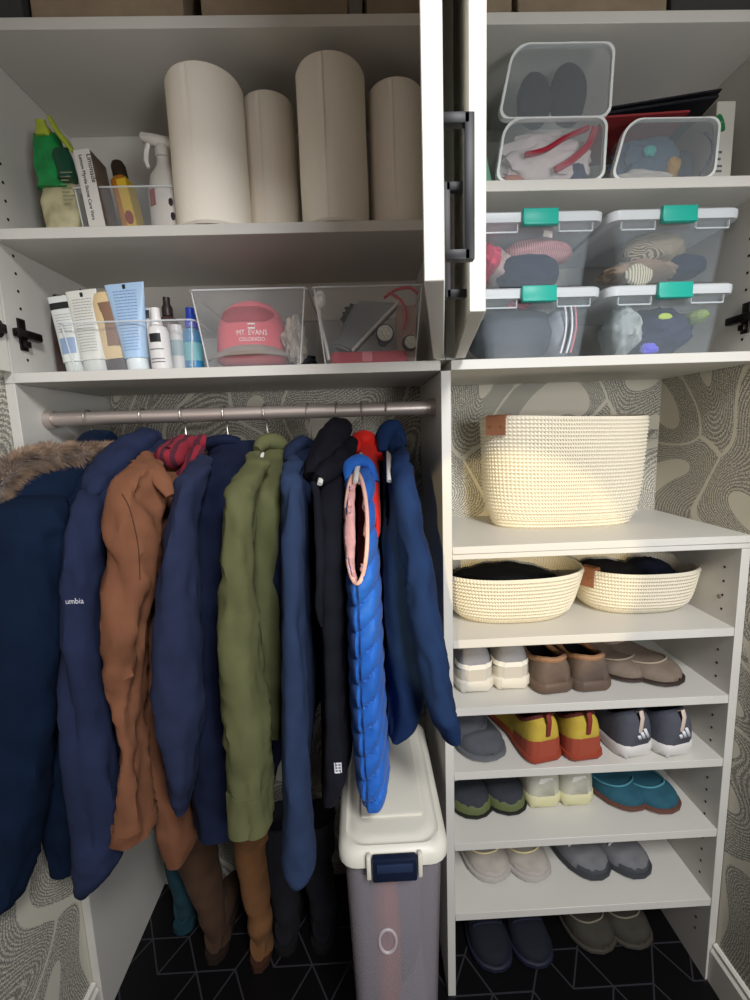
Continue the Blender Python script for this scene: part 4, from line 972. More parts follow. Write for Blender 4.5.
t = mbottle('lotion_bottle', 'cream lotion bottle with a brown label, standing on its dark cap', 'bottle', [(.001, .026), (.026, .026), (.030, .04), (.031, .10), (.029, .135), (.022, .152), (.010, .156), (.001, .157)], '#dcc294', X(119, .062), .062, .003,
        cap=[(.001, 0), (.025, .0), (.027, .003), (.027, .026), (.001, .026)], capcol='#4a4044', sy=.55, tilt=-5, lab=(.050, .132, .0315, '#8a6a56'))
for c in kids(t):
    if c.name.startswith('label_band'): c.location = (.006, -.0003, 0)
mbottle('pump_bottle', 'dark brown slender bottle top behind the leftmost white tubes', 'bottle', [(.001, 0), (.018, 0), (.019, .1), (.016, .13), (.008, .14), (.001, .141)], '#3a2c2a', X(66, .11), .110, .003, cap=[(.001, .14), (.009, .14), (.009, .165), (.001, .166)], capcol='#2b2020')
squeeze_tube('slim white tube with a dark top band, right of the light blue tube', X(148, .08), .080, .003, .026, .030, .128, '#dcdad6', '#3a3a40', .03, tilt=0, band=[(.78, .95, -.9, .9, '#23252c')])
bt = mbottle('sanitizer_bottle', 'white small bottle with a black round logo and slender white cap', 'bottle', [(.001, 0), (.018, 0), (.0195, .003), (.0195, .070), (.016, .080), (.009, .084), (.001, .084)], '#dedbd8', X(162, .04), .040, .003,
        cap=[(.001, .084), (.0105, .084), (.0105, .088), (.0085, .10), (.0085, .116), (.001, .118)], capcol='#e8e6e2', tilt=-2)
bm = bmesh.new(); n = 10
loft(bm, [[Vector((.0201*math.cos(a), .0201*math.sin(a), z)) for a in [-PI/2 - .55 + 1.1*k/n for k in range(n+1)]] for z in (.050, .054, .062, .066)], cap0=False, cap1=False, closed=False); obj('logo', bm, M('black_logo', '#141418', .5), bt)
bm = bmesh.new()
for zz in (.012, .018, .036):
    loft(bm, [[Vector((.0200*math.cos(a), .0200*math.sin(a), z)) for a in [-PI/2 - .7 + 1.4*k/n for k in range(n+1)]] for z in (zz, zz + .0018)], cap0=False, cap1=False, closed=False)
obj('printed_lines', bm, M('grey_print', '#6a6a70', .5), bt)
mbottle('spray_bottle', 'dark brown bottle with a striped label behind the small white bottle', 'bottle', [(.001, 0), (.021, 0), (.022, .004), (.022, .09), (.018, .105), (.009, .112), (.001, .112)], '#4a3434', X(172, .085), .085, .003,
        cap=[(.001, .112), (.0105, .112), (.0105, .128), (.007, .135), (.007, .148), (.001, .149)], capcol='#2f2324', lab=(.02, .085, .0224, '#7a6468'))
mbottle('small_bottle', 'small white striped bottle left of the blue sprays', 'bottle', [(.001, 0), (.013, 0), (.014, .07), (.012, .09), (.001, .092)], '#c9c6c4', X(179, .07), .070, .003, lab=(.03, .06, .0144, '#8fa3a8'))
for dx, dy, lb, col in ((0, 0, 'blue translucent spray bottle with a dark blue cap, nearest the red cap bin', '#2f7fae'), (-.012, .045, 'teal blue bottle behind the dark-capped blue spray bottle', '#3a7f96')):
    mbottle('travel_spray', lb, 'bottle', [(.001, 0), (.016, 0), (.0175, .004), (.0175, .072), (.014, .082), (.008, .085), (.001, .085)], col, X(194, .075) + dx, .075 + dy, .003,
            cap=[(.001, .085), (.012, .085), (.012, .098), (.0085, .103), (.008, .124), (.001, .126)], capcol='#1d3fae' if dx == 0 else '#2a5a80', rough=.2, lab=(.02, .055, .0179, '#6db0b8'))
# upper left shelf
zs = Z2 + .001
t = thing('refill_pouch', 'crumpled green and cream refill pouch in the left corner of the upper shelf', 'pouch'); m_cream = M('cream_print_film', '#bdb58f', .45, var=(28, .25)); m_gr = M('green_film', '#1c8a46', .35, var=(30, .4)); m_yl = M('yellow_green_film', '#a9b83a', .4)
def pouch(px, w, d, h, c0, seed, mat, nm, tilt=0.0):
    bm = bmesh.new(); R_ = []
    for k in range(22):
        u = k/21; a = w*(1 - .12*u + .05*math.sin(u*9 + seed)); b = d*(1-u)**.6 + .004
        R_.append(sect(c0[0] + tilt*u, c0[1], a, b, c0[2] + u*h, 40, .7))
    for r in R_:
        c = sum(r, Vector())/40
        for p in r: p += (p-c).normalized()*.006*noise.noise(p*38 + Vector((seed, 0, 0)))
    loft(bm, R_); return obj(nm, bm, mat, t)
pouch(0, .036, .026, .100, (-.726, .066, zs), 2, m_cream, 'pouch_front')
pouch(0, .028, .020, .100, (-.737, .070, zs + .092), 3, m_gr, 'green_section', -.004)
pouch(0, .016, .010, .055, (-.700, .050, zs + .100), 7, M('dark_green_film', '#1a4a38', .4), 'dark_green_fold', -.004)
pouch(0, .012, .010, .030, (-.742, .066, zs + .182), 4, m_yl, 'yellow_tip', -.004)
bm = bmesh.new(); tube(bm, [at(50, 118, .045), at(58, 132, .042), at(66, 142, .040), at(73, 152, .040)], [.008, .010, .012, .006], n=10, flat=.4); obj('yellow_flap', bm, m_yl, t)
bm = bmesh.new(); q0 = at(60, 172, .036)
for k in range(9): box(bm, q0.x, q0.x + .022 - .004*(k % 3), q0.y - .0005, q0.y, q0.z - .060*k/9 - .002, q0.z - .060*k/9, rot=None)
o = obj('printed_text', bm, M('pouch_print', '#7d8266', .6), t); o['kind'] = 'stuff'
settle(t)
t = thing('carton', 'slim white carton with vertical black lettering beside the green pouch', 'box'); bm = bmesh.new(); box(bm, -.015, .015, -.03, .03, 0, .148, bev=.0006, seg=1)
m_cart = M('white_carton', '#d6d2cb', .55); obj('body', bm, m_cart, t)
bm = bmesh.new(); box(bm, .0151, .0154, -.029, .029, .002, .146); obj('side_print', bm, M('brown_side_print', '#6a5c50', .6, var=(30, .4)), t)
for ln, dx, sz in (('Lemon Myrtle Stone Care Vera', -.006, .0088), ('Limonade', .008, .0125)):
    text_mesh('lettering', ln, sz, M('black_ink', '#2a2826', .6), (dx, -.0303, .139), (0, 0, -1), (1, 0, 0), parent=t)
t.location = (-.650, .070, zs); t.rotation_euler = (0, R(-6), R(2))
t = thing('yellow_bottle', 'amber yellow bottle with a dark brown cap and yellow label, leaning left', 'bottle'); bm = bmesh.new()
loft(bm, [rrect(0, 0, .015, .022, .006, z) for z in (0, .03, .09, .118)] + [rrect(0, 0, .010, .014, .006, .128)]); obj('body', bm, M('amber_plastic', '#b8761e', .35), t)
bm = bmesh.new(); lathe(bm, [(.001, .126), (.013, .126), (.0135, .130), (.0135, .150), (.010, .158), (.001, .160)], n=24); obj('cap', bm, M('brown_cap', '#2e2018', .4), t)
bm = bmesh.new(); box(bm, .0155, .0162, -.021, .021, .006, .120); box(bm, -.002, .0158, -.0232, -.0222, .006, .116)
lb = obj('label_band', bm, M('yellow_label', '#d9b42a', .5), t)
bm = bmesh.new(); lathe(bm, [(.0001, 0), (.008, 0), (.008, .0006), (.0001, .0008)], n=20)
for v in bm.verts: v.co = Vector((.006 + v.co.x, -.0234 - v.co.z, .045 + v.co.y*1.6))
obj('red_print', bm, M('red_print', '#8a2a1c', .5), lb)
t.location = (-.604, .100, zs); t.rotation_euler = (0, R(-9), 0)
t = thing('trigger_spray', 'white trigger spray bottle beside the tallest paper towel rolls', 'spray bottle'); m_wp = M('white_bottle', '#c9c5be', .4)
t['label'] = 'white trigger spray bottle on the upper left shelf, beside the first paper towel roll'
bm = bmesh.new(); lathe(bm, [(.001, 0), (.032, 0), (.034, .004), (.034, .085), (.028, .115), (.014, .135), (.013, .150), (.001, .150)], n=32, sy=.75); obj('body', bm, m_wp, t)
bm = bmesh.new(); loft(bm, [sect(x_, 0, .0, .0, 0, 8) if False else [Vector((x_, .009*math.cos(a)*w, .176 + s + .010*math.sin(a)*w)) for a in [2*PI*k/16 for k in range(16)]] for x_, w, s in ((-.040, .6, .010), (-.036, .9, .010), (-.015, 1.1, .004), (.005, 1.25, -.002), (.022, 1.0, -.006))]); lathe(bm, [(.001, .148), (.015, .148), (.015, .162), (.010, .170), (.001, .172)], n=20); obj('spray_head', bm, m_wp, t)
bm = bmesh.new(); tube(bm, [(-.026, 0, .176), (-.032, 0, .160), (-.034, 0, .145), (-.030, 0, .132)], [.004, .005, .0045, .003], n=10, flat=.8); obj('trigger', bm, M('trigger_white', '#e2dfd8', .35), t)
bm = bmesh.new(); n = 12; loft(bm, [[Vector((.0345*math.cos(a), .0345*.75*math.sin(a), z)) for a in [-PI/2 - .9 + .5*k/n for k in range(n+1)]] for z in (.055, .085)], cap0=False, cap1=False, closed=False); obj('red_label', bm, M('red_label', '#8a3a34', .5), t)
for (a0, z0_) in ((-1.15, .060), (-1.1, .035), (-1.2, .010)):
    bm = bmesh.new(); bmesh.ops.create_icosphere(bm, subdivisions=2, radius=.005)
    for v in bm.verts: v.co = Vector((.034*math.cos(a0), .034*.75*math.sin(a0), z0_)) + v.co*Vector((1, .3, 1.5)).x*1 if False else Vector((.034*math.cos(a0) + v.co.x, .034*.75*math.sin(a0) + v.co.y*.3, z0_ + v.co.z*1.5))
    obj('dark_print', bm, M('dark_print', '#2a1e26', .5), t)
t.location = (-.528, .075, zs)

# ---------------------------------------------------------------- contents of the two open bins
t = thing('baseball_cap', 'red cap with white lettering and a taupe brim, standing in the clear bin', 'cap'); m_red = M('cap_pink_red', '#cf5460', .85, bump=(500, .3)); m_red2 = M('cap_deep_red', '#980a26', .85); m_brim = M('cap_taupe', '#8c7f76', .9, bump=(400, .4))
bm = bmesh.new(); bmesh.ops.create_uvsphere(bm, u_segments=40, v_segments=28, radius=1.0)
for v in bm.verts:
    p = v.co; z = p.z if p.z > 0 else p.z*.25; z = p.z if p.z > 0 else 0; m4 = (p.x**4 + p.y**4 + max(z, 0)**4)**.25 or 1; f = .55 + .45/m4; v.co = Vector((p.x*.066*f*1.06, p.y*.068*f, z*.092*f + .016 + min(0, p.z)*.012))
obj('crown', bm, m_red, t)
CROWN = kids(t)[0]
bm = bmesh.new(); A_ = []
for i in range(12):
    u = i/11; z = .068 + u*.024; w = .050*math.sqrt(max(.02, 1-((u-.45)/.62)**2)); A_.append([Vector((w*(-1 + 2*k/16), -.2, z)) for k in range(17)])
loft(bm, A_, cap0=False, cap1=False, closed=False); pn = obj('front_panel', bm, m_red2, t); drape(pn, CROWN, .0028, (0, 1, 0)); pn['label'] = 'deeper red band across the crown'
m_wt = M('white_thread_print', '#ecd9d6', .7)
for body_, sz, zz in (('MT. EVANS', .0115, .047), ('· COLORADO ·', .0085, .038)):
    tx = text_mesh('lettering', body_, sz, m_wt, (.010, -.2, zz), (1, 0, 0), (0, 0, 1), extrude=0, parent=t, align='CENTER'); drape(tx, CROWN, .0016, (0, 1, 0))
bm = bmesh.new(); tube(bm, [(.010 + .009*math.cos(a), -.2, .0605 + .0045*math.sin(a)) for a in [PI/4 + PI/2*k for k in range(4)]], .0014, n=5, loop=True)
em = obj('emblem', bm, m_wt, t); drape(em, CROWN, .0016, (0, 1, 0))
bm = bmesh.new(); base_ = Vector((-.398, .100, .006)); g = []
for i in range(9):
    v_ = i/8; row = []
    for k in range(25):
        u = k/24; x = -.078 + .156*u; arc = math.sin(PI*u)**.8
        row.append(Vector((x, -.052 - .050*v_*math.sin(PI*u)**.5, .012 + .026*arc - .022*v_*arc*(.6 + .4*v_) + .008*(u > .5)*(u-.5))))
    g.append(row)
loft(bm, g, cap0=False, cap1=False, closed=False); br = obj('brim', bm, m_brim, t); s_ = br.modifiers.new('t', 'SOLIDIFY'); s_.thickness = .003
t.location = (-.390, .122, .006); t.scale = (1.08, 1, 1.32)
soft('crumpled_cloth', 'crumpled white and tan cloth at the right end of the red cap bin', 'cloth', (-.298, .090, .058), (.022, .045, .045), 31, M('tan_white_cloth', '#b9aea2', .9, var=(40, .2)), .45, 2.6)
soft('dark_cloth', 'dark blue-black cloth under the cap in the clear bin', 'cloth', (-.325, .17, .028), (.060, .06, .022), 32, M('dark_cloth', '#1f2730', .9), .3, 2)
# flashlight bin
m_glass = M('lens_glass', '#cfd3cf', .1, metal=.3); m_blk = M('black_rubber', '#16161a', .6)
def torch(label, x, y, z, r, tilt=0, yaw=0):
    t = thing('flashlight', label, 'flashlight', 'flashlights in the clear bin'); bm = bmesh.new()
    lathe(bm, [(.001, 0), (r*.9, 0), (r, .003), (r, .018), (r*.6, .036), (r*.55, .085), (r*.6, .09), (.001, .091)], n=32); 
    for v in bm.verts: v.co = Vector((v.co.x, v.co.z, v.co.y))
    obj('barrel', bm, m_blk, t)
    bm = bmesh.new(); lathe(bm, [(.001, -.0006), (r*.8, -.001), (r*.84, -.0004), (r*.84, .001), (.001, .0012)], n=32)
    for v in bm.verts: v.co = Vector((v.co.x, v.co.z - .0005, v.co.y))
    g = obj('lens', bm, m_glass, t); bm = bmesh.new()
    for k in range(7):
        a = 2*PI*k/6; rr_ = r*.48 if k < 6 else 0; vs = bmesh.ops.create_icosphere(bm, subdivisions=2, radius=r*.17)['verts']
        for v in vs: v.co = Vector((v.co.x + rr_*math.cos(a), v.co.y*.4 - .0018, v.co.z + rr_*math.sin(a)))
    o = obj('led_cluster', bm, M('led_dome', '#efe9cf', .15, metal=.4), g); o['kind'] = 'stuff'
    t.location = (x, y, z); t.rotation_euler = (R(tilt), 0, R(yaw)); return t
p = at(385, 333, .045); torch('round flashlight with a large bright lens in the clear bin', p.x, p.y, p.z, .0185, 0, 0)
p = at(411, 342, .040); torch('smaller round flashlight at the lower right of the clear bin', p.x, p.y, p.z, .0150, 0, 8)
t = thing('clip_lamp', 'white oval lamp on a white stem at the left end of the flashlight bin', 'lamp'); bm = bmesh.new(); bmesh.ops.create_icosphere(bm, subdivisions=4, radius=1)
c_ = at(320, 300, .045)
for v in bm.verts: v.co = Vector((c_.x + v.co.x*.0125, c_.y + v.co.y*.008, c_.z + v.co.z*.0175))
obj('lamp_head', bm, M('white_lamp', '#d9d4cb', .35), t); bm = bmesh.new(); q = [at(319, 308, .045), at(321, 325, .045), at(326, 345, .045), at(329, 360, .045)]; q[3].z = max(q[3].z, .004)
tube(bm, [(v[0], v[1], v[2]) for v in catmull([tuple(v) for v in q], 12)], .0035, n=10); obj('stem', bm, M('white_lamp_stem', '#cfcac2', .35), t); settle(t)
t = thing('plastic_case', 'grey translucent plastic case lying slanted across the flashlight bin', 'case'); bm = bmesh.new()
A0, A1, A2, A3 = at(332, 345, .07), at(352, 352, .055), at(400, 302, .055), at(356, 300, .07)
rings = [[v + Vector((0, dy, 0)) for v in (A0, A1, A2, A3)] for dy in (0, .055)]
loft(bm, rings); bmesh.ops.bevel(bm, geom=list(bm.edges), offset=.006, segments=3, affect='EDGES'); obj('body', bm, M('grey_milky_plastic', '#8e9092', .3, alpha=.85), t)
bm = bmesh.new(); tube(bm, [A1 + Vector((0, -.003, .002)), A2 + Vector((0, -.003, .002))], .0035, n=8); obj('edge_bar', bm, M('clear_edge', '#d2cfca', .2), t); settle(t)
t = thing('red_strap', 'red lanyard strap looped over the right end of the flashlight bin', 'strap'); m_rs = M('red_webbing', '#cc3a4a', .7, bump=(500, .5))
def ribbon(pp, w, th, mat, name, parent=None):
    rows = catmull([tuple(at(x, y, d)) for x, y, d in pp], 40); bm = bmesh.new(); tube(bm, [Vector(r) for r in rows], w/2, n=8, flat=max(.75, th/w)); return obj(name, bm, mat, parent)
ribbon([(384, 298, .06), (396, 290, .058), (410, 288, .056), (418, 294, .056)], .008, .004, m_rs, 'upper_band', t); ribbon([(392, 294, .05), (402, 302, .045), (406, 316, .042), (403, 330, .05)], .007, .003, m_rs, 'hanging_band', t); settle(t)
t = thing('red_pouch', 'red zip pouch lying flat along the bottom of the flashlight bin', 'pouch'); bm = bmesh.new()
loft(bm, [rrect(-.146, .085, .078*k, .05, .012, z) for k, z in ((.96, .004), (1, .008), (1.0, .020), (.97, .026))]); obj('body', bm, M('red_nylon', '#b01f33', .7, bump=(300, .4)), t)
bm = bmesh.new(); box(bm, -.160, -.140, .0335, .0355, .007, .026, bev=.0005); obj('pink_stripe', bm, M('pink_band', '#d0707c', .6), t); settle(t)
soft('dark_pouch', 'dark grey knobbly headlamp bundle at the back of the flashlight bin', 'headlamp', (at(354, 297, .1).x, .11, .112), (.026, .03, .020), 41, M('dark_rubber', '#3c4044', .7), .5, 3)
t = thing('manual_sheets', 'folded tan paper sheets standing at the right end of the flashlight bin', 'paper'); bm = bmesh.new()
for k in range(4): box(bm, -.088 + .003*k, -.050, .060 + k*.006, .0615 + k*.006, .006, .118 - .004*k, bev=.0003, seg=1)
o = obj('sheets', bm, M('tan_paper', '#b29384', .85), t); settle(t)

# ---------------------------------------------------------------- right cabinet: latched bins
m_teal = M('teal_plastic', '#22a795', .4); m_rib = M('clear_rib', '#dfe8ea', .2, alpha=.45)
def latch_bin(label, cx, z, cyb=.150, tlx=0.0):
    t = thing('latched_bin', label, 'storage bin', 'teal-latched clear bins'); h = .118
    tub('body', t, cx, cyb, .098, .118, .112, .124, z + .001, z + h, m_clear2, r=.018, th=.0022, lip=.004)
    bm = bmesh.new(); lidplate(bm, cx, cyb, .125, .128, .02, [(-.004, z + h - .004), (.002, z + h - .004), (.003, z + h + .004), (.003, z + h + .012), (0, z + h + .015), (-.006, z + h + .0155), (-.012, z + h + .012), (-.012, z + h + .009)]); obj('lid', bm, m_lidpl, t)
    bm = bmesh.new(); box(bm, cx - .034 + tlx, cx + .034 + tlx, cyb - .1405, cyb - .130, z + h - .014, z + h + .0165, bev=.003); lt = obj('latch', bm, m_teal, t); lt['label'] = 'teal snap latch'
    bm = bmesh.new(); box(bm, cx - .033 + tlx, cx + .033 + tlx, cyb - .1425, cyb - .1395, z + h - .013, z + h - .008, bev=.001); obj('latch_lip', bm, m_teal, lt)
    for s in (-1, 1):
        for xx in (.040, .105):
            bm = bmesh.new(); box(bm, cx + s*xx - .001, cx + s*xx + .001, cyb - .1270, cyb - .122, z + h - .020, z + h - .006, bev=.0004, seg=1); obj('rim_rib', bm, m_rib, t)
        bm = bmesh.new(); box(bm, min(cx + s*.040, cx + s*.105), max(cx + s*.040, cx + s*.105), cyb - .1275, cyb - .1260, z + h - .022, z + h - .019, bev=.0004, seg=1); obj('rim_ledge', bm, m_rib, t)
    return settle(t, (cx, cyb, z))
LX, RX = .184, .450; ZT = .1375
latch_bin('clear bin with teal latch, upper left of four, holding pink knit and navy hats', LX, ZT)
latch_bin('clear bin with teal latch, upper right of four, holding a woven straw hat', RX, ZT)
latch_bin('clear bin with teal latch, lower left of four, holding dark grey clothing', LX, .0008)
latch_bin('clear bin with teal latch, lower right of four, holding navy and grey clothing', RX, .0008)
def item(name, label, cat, c, r, seed, mat, amp=.22, sc=1.6): return soft(name, label, cat, c, r, seed, mat, amp, sc)
item('pink_garment', 'bright pink-red garment at the left inside the upper left latched bin', 'garment', (LX - .078, .120, ZT + .070), (.026, .08, .036), 51, M('hot_pink', '#d2365c', .9))
hk = item('knit_hat', 'dusty pink ribbed knit hat with a small label in the latched bin', 'hat', (LX + .022, .090, ZT + .080), (.074, .042, .026), 52, stripes('pink_knit', '#a5747a', '#c39a9a', 75, 'X', .95), .12)
bm = bmesh.new(); q = at(548, 234, .046); box(bm, q.x - .009, q.x + .009, q.y - .0004, q.y + .0004, q.z - .006, q.z + .006, rot=Matrix.Rotation(R(8), 3, 'Y')); o = obj('label_patch', bm, M('cream_patch', '#cfc3bb', .7), None)
T_ = Matrix.Translation(-hk.location); o.data.transform(T_); o.parent = hk
tx = text_mesh('lettering', 'KNIT', .0058, M('patch_ink', '#5a4a4a', .7), (q.x - .007, q.y - .0012, q.z - .001), (1, 0, -.14), (0, 0, 1), parent=hk); tx.data.transform(T_); bpy.data.objects.remove(tx)
item('navy_hat', 'dark navy round hat at the bottom of the upper left latched bin', 'hat', (LX + .004, .092, ZT + .043), (.064, .048, .042), 53, M('navy_felt', '#232c42', .95, bump=(300, .4)), .08)
item('pale_garment', 'pale striped garment at the right of the pink garment in the latched bin', 'garment', (LX - .045, .13, ZT + .060), (.03, .06, .04), 54, M('pale_stripe', '#b7a6a0', .9))
t = thing('straw_hat', 'woven beige straw hat squashed in the upper right latched bin', 'hat'); m_straw = stripes('straw_weave', '#a89c86', '#5e5648', 120, 'DIAGONAL', .9, dist=2)
obj('crown', lump((RX + .000, .095, ZT + .076), (.060, .05, .038), 55, .16), m_straw, t); obj('brim', lump((RX - .022, .098, ZT + .040), (.082, .055, .022), 56, .25), M('straw_band', '#8d7a68', .9), t); settle(t)
item('navy_slipper', 'dark navy long shoe shape at the right of the upper right latched bin', 'slipper', (RX + .058, .085, ZT + .046), (.048, .038, .024), 57, M('navy_fleece', '#1b2338', .95), .08)
bm = lump((RX - .050, .052, ZT + .024), (.028, .010, .022), 58, .1); o = tag(obj('printed_cloth', bm, stripes('cream_print', '#cdc8b4', '#8f8b72', 60, 'X', .9)), 'cream cloth with leafy print at the lower front of the latched bin', 'cloth'); settle(o)
item('grey_sweater', 'charcoal grey sweater filling the lower left latched bin', 'garment', (LX - .012, .130, .060), (.096, .095, .055), 59, M('charcoal_knit', '#3c434c', .95, bump=(300, .5)), .08)
t = thing('striped_garment', 'grey garment with white, black and pink stripes at the right of the lower left bin', 'garment'); obj('body', lump((LX + .064, .090, .056), (.032, .055, .052), 60, .08), M('light_grey_jersey', '#8b9098', .9), t)
for dx, c in ((-.012, '#e0e2e6'), (-.006, '#20242c'), (.0, '#e0e2e6'), (.008, '#c9808a')):
    bm = bmesh.new(); tube(bm, [(LX + .066 + dx + .010*math.sin(u*2.2)*(1-u*.2), .0355 - .004*math.sin(u*PI), .012 + .090*u) for u in [k/16 for k in range(17)]], .0018, n=6, flat=.8); obj('stripe', bm, M('stripe_' + c[1:], c, .8), t)
settle(t)
item('cord', 'tangle of pink yarn on top of the grey sweater', 'cord', (LX - .030, .045, .108), (.022, .012, .006), 61, M('pink_cord', '#b05a6c', .8), .5, 4)  # lump standing for a tangle of pink cord
item('grey_towel', 'pale grey-green towel folded at the left of the lower right bin', 'towel', (RX - .066, .085, .056), (.030, .06, .050), 62, M('pale_towel', '#9fa8a8', .95, bump=(250, .6)), .18, 2.2)
item('navy_fleece', 'navy fleece filling most of the lower right latched bin', 'garment', (RX + .020, .110, .056), (.070, .07, .052), 63, M('navy_fleece_b', '#232b44', .95), .18, 2.2)
item('green_tag', 'small yellow-green tag on the navy fleece in the latched bin', 'tag', (RX + .002, .042, .078), (.014, .003, .007), 64, M('lime_tag', '#a7c04a', .7), .1)
item('green_sock', 'dull yellow-green sock at the right of the navy fleece', 'sock', (RX + .075, .060, .078), (.018, .03, .014), 65, M('lime_sock', '#7d9150', .8), .2)
item('violet_cloth', 'small violet cloth at the bottom front of the lower right bin', 'cloth', (RX - .030, .040, .016), (.018, .012, .012), 66, M('violet_cloth', '#6d6fc0', .9), .2)

# clear tubs lying with their lids to the front
def lying_tub(label, x0, x1, z0, z1, y, depth, shear=.0, rt=.022, contents=None):
    t = thing('shoebox_bin', label, 'storage bin', 'clear shoebox bins with white rims'); cx = (x0+x1)/2
    def ring(k, yy, d=0, r=.018):
        hx = (x1-x0)/2*k + d; hz = (z1-z0)/2*k + d; cz = (z0+z1)/2; out = []
        for (sx, sz, a0) in ((1, 1, 0), (-1, 1, 90), (-1, -1, 180), (1, -1, 270)):
            rr_ = r*(1.7 if (sx < 0 and sz > 0) else 1)
            for q in range(7):
                a = R(a0 + 15*q); z = cz + sz*(hz-rr_) + rr_*math.sin(a); x = cx + sx*(hx-rr_) + rr_*math.cos(a)
                out.append(Vector((x + shear*(z - z0) * (1 if x < cx else .15), yy, z)))
        return out
    bm = bmesh.new(); loft(bm, [ring(.97, y + .003), ring(.90, y + depth)], cap0=False); loft(bm, [ring(.95, y + .003), ring(.885, y + depth - .003)], cap0=False); obj('body', bm, m_clear2, t)
    bm = bmesh.new(); loft(bm, [ring(1, y - .004), ring(1, y + .008), ring(.97, y + .008), ring(.955, y + .002), ring(.955, y - .004)], loop=True); obj('rim', bm, M('white_rim', '#dfe2e0', .35), t)
    bm = bmesh.new(); loft(bm, [ring(.955, y - .0015), ring(.955, y + .0005)]); obj('lid', bm, m_clear, t); return settle(t)
lying_tub('clear white-rimmed bin holding white and red fabric, below the black slippers', .097, .302, Z3 + .001, .424, .014, .20, shear=.16)
lying_tub('clear white-rimmed bin holding black slippers, topmost and stacked on another', .103, .312, .4255, .548, .020, .20, shear=.22)
lying_tub('clear white-rimmed bin holding blue and grey fabric, under the dark folders', .313, .512, Z3 + .001, .420, .014, .20, shear=.26)
item('white_scarf', 'crumpled white cloth behind the lid of the white-rimmed bin', 'cloth', (.205, .055, Z3 + .056), (.084, .026, .044), 71, M('white_cotton', '#cfc4c2', .9), .35, 2.2)
for lb, pts_ in (('dark red band across the white cloth', [(525, 155, .020), (545, 150, .016), (565, 138, .018), (588, 128, .022)]), ('red folded edge at the right of the white cloth', [(595, 128, .022), (588, 145, .018), (572, 160, .018), (555, 170, .020)])):
    o = ribbon(pts_, .013, .005, M('crimson_cloth', '#9c1f33', .85), 'red_band'); tag(o, lb, 'ribbon'); settle(o)
item('tan_cloth', 'orange-tan cloth at the bottom left of the white-rimmed bin', 'cloth', (.135, .050, Z3 + .016), (.030, .02, .012), 72, M('orange_tan', '#a9694f', .9), .2)
item('navy_cloth', 'navy cloth at the lower right behind the white cloth', 'cloth', (.265, .060, Z3 + .030), (.026, .02, .026), 73, M('navy_cotton', '#2b3350', .9), .2)
for i, (x_, z_, rx, rz) in enumerate(((.185, .480, .033, .048), (.250, .490, .036, .054))):
    t = obj('black_slipper', lump((x_, .060, z_), (rx, .022, rz), 74 + i, .06), M('black_felt', '#191b22', .95)); tag(t, ('left' if i == 0 else 'right, taller') + ' black slipper inside the topmost white-rimmed bin', 'slipper', 'black slippers'); settle(t)
item('grey_blue_cloth', 'grey-blue bundled cloth inside the bin under the folders', 'cloth', (.405, .058, Z3 + .056), (.062, .026, .040), 76, M('grey_blue', '#44586a', .9), .3, 2.2)
item('pale_sock', 'pale grey sock at the bottom of the bin under the folders', 'sock', (.395, .045, Z3 + .018), (.054, .018, .014), 77, M('pale_grey_sock', '#b3b0aa', .9), .25, 2)
item('mustard_sock', 'mustard sock beside the grey-blue cloth', 'sock', (.452, .050, Z3 + .040), (.014, .016, .020), 78, M('mustard', '#a07d3c', .9), .2)
item('teal_scrap', 'small teal cloth on the grey-blue cloth', 'cloth', (.395, .028, Z3 + .058), (.012, .006, .010), 79, M('teal_cloth', '#3f9a94', .9), .2)
item('dark_sock', 'dark slate sock at the right inside the bin under the folders', 'sock', (.478, .055, Z3 + .040), (.018, .016, .034), 80, M('dark_slate', '#26323c', .9), .2)
t = thing('folder', 'dark folder lying slanted on top of the white-rimmed bin', 'folder', 'folders on the right shelf')
def slab(pa, pb, d, th, mat, parent, nm):
    a, b = at(*pa), at(*pb); n = Vector((-(b.z-a.z), 0, b.x-a.x)).normalized()*th; bm = bmesh.new()
    loft(bm, [[a, b, b + n, a + n], [a + Vector((.02, d, 0)), b + Vector((.02, d, 0)), b + n + Vector((.02, d, 0)), a + n + Vector((.02, d, 0))]]); return obj(nm, bm, mat, parent)
m_fold = M('dark_folder', '#15161d', .45)
slab((606, 114, .025), (719, 97, .018), .17, .004, m_fold, t, 'cover'); slab((612, 108, .030), (722, 90, .022), .17, .003, m_fold, t, 'flap'); settle(t)
t = thing('red_folder', 'dark red folder under the dark folder, only its edge showing', 'folder', 'folders on the right shelf'); slab((604, 118, .028), (690, 112, .024), .16, .0035, M('red_folder', '#8a2a2c', .6), t, 'cover'); settle(t)
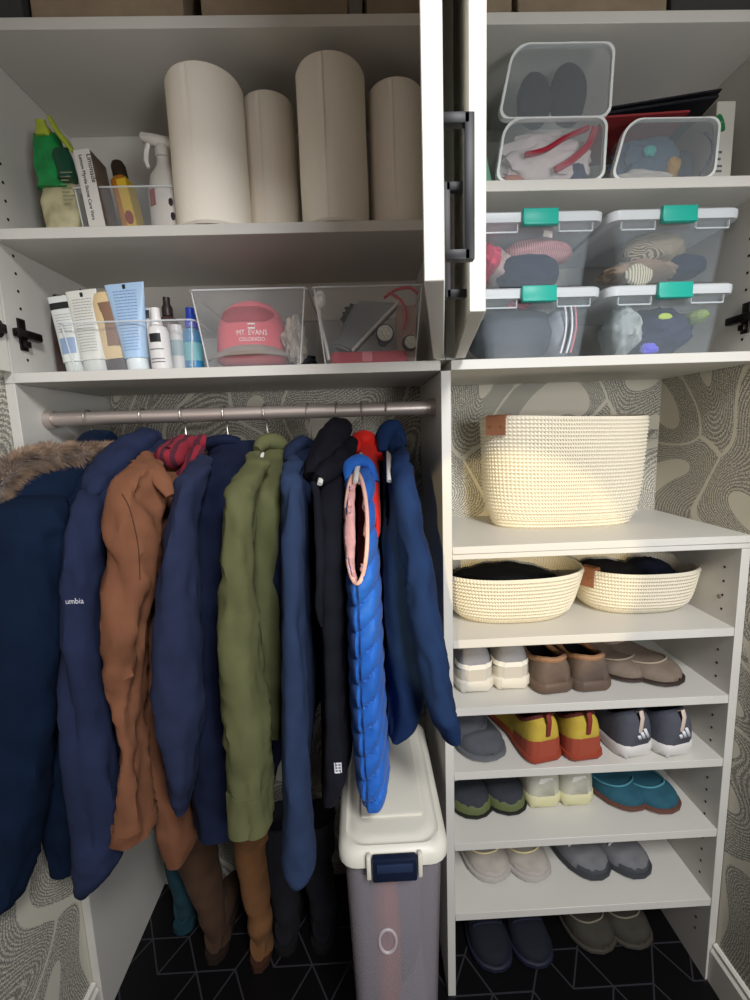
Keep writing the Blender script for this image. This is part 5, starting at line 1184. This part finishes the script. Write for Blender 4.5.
t = thing('white_carton', 'white box with a green leaf emblem beside the right side panel', 'box'); bm = bmesh.new(); box(bm, .520, .556, .030, .200, Z3 + .001, .470 - .012, bev=.001, seg=1); obj('body', bm, M('off_white_card', '#b9b6ac', .6), t)
bm = bmesh.new(); q = at(719, 125, .0290); out = [Vector((q.x + .0125*math.sin(a)*(1 - .15*math.cos(a)), .0290, q.z + .015*math.cos(a) + .004*math.cos(2*a))) for a in [2*PI*k/28 for k in range(28)]]
loft(bm, [out, [v + Vector((0, .0015, 0)) for v in out]]); obj('leaf_emblem', bm, M('leaf_green', '#1c6b3c', .5), t)
bm = bmesh.new(); tube(bm, [(q.x - .006, .0284, q.z - .004), (q.x + .006, .0284, q.z + .006)], .0006, n=5); obj('leaf_vein', bm, M('leaf_pale', '#7fae86', .5), t)
for k, (yy, w_) in enumerate(((152, .018), (159, .012), (166, .018), (171, .016))):
    q = at(718, yy, .0290); bm = bmesh.new()
    for i in range(4): box(bm, q.x - w_/2 + i*w_/4, q.x - w_/2 + i*w_/4 + w_/5.5, .0288, .0302, q.z - .0018, q.z + .0018)
    o = obj('printed_text', bm, M('box_print', '#5d6064', .6), t); o['kind'] = 'stuff'
settle(t)
t = thing('blue_strap', 'dark blue strap loop beside the white box', 'strap'); ribbon([(704, 132, .022), (711, 140, .020), (712, 152, .018), (706, 166, .020), (699, 176, .024)], .005, .003, M('navy_webbing', '#1d2a4a', .7), 'loop', t); settle(t)
t = thing('mint_box', 'mint green box standing against the open door at the left of the right shelf', 'box'); bm = bmesh.new()
loft(bm, [[Vector((x, y, Z3 + .001)) for x, y in ((.024, .03), (.100, .03), (.100, .20), (.024, .20))], [Vector((x, y, Z3 + .10)) for x, y in ((.024, .035), (.078, .035), (.078, .20), (.024, .20))], [Vector((x, y, Z3 + .14)) for x, y in ((.024, .035), (.070, .035), (.070, .20), (.024, .20))]])
bmesh.ops.bevel(bm, geom=list(bm.edges), offset=.002, segments=2, affect='EDGES'); obj('body', bm, M('mint_card', '#6fa58f', .6), t); settle(t)
for o in bpy.data.objects:
    if o.type == 'EMPTY' and len(kids(o)) == 0: print('EMPTY THING', o.name)
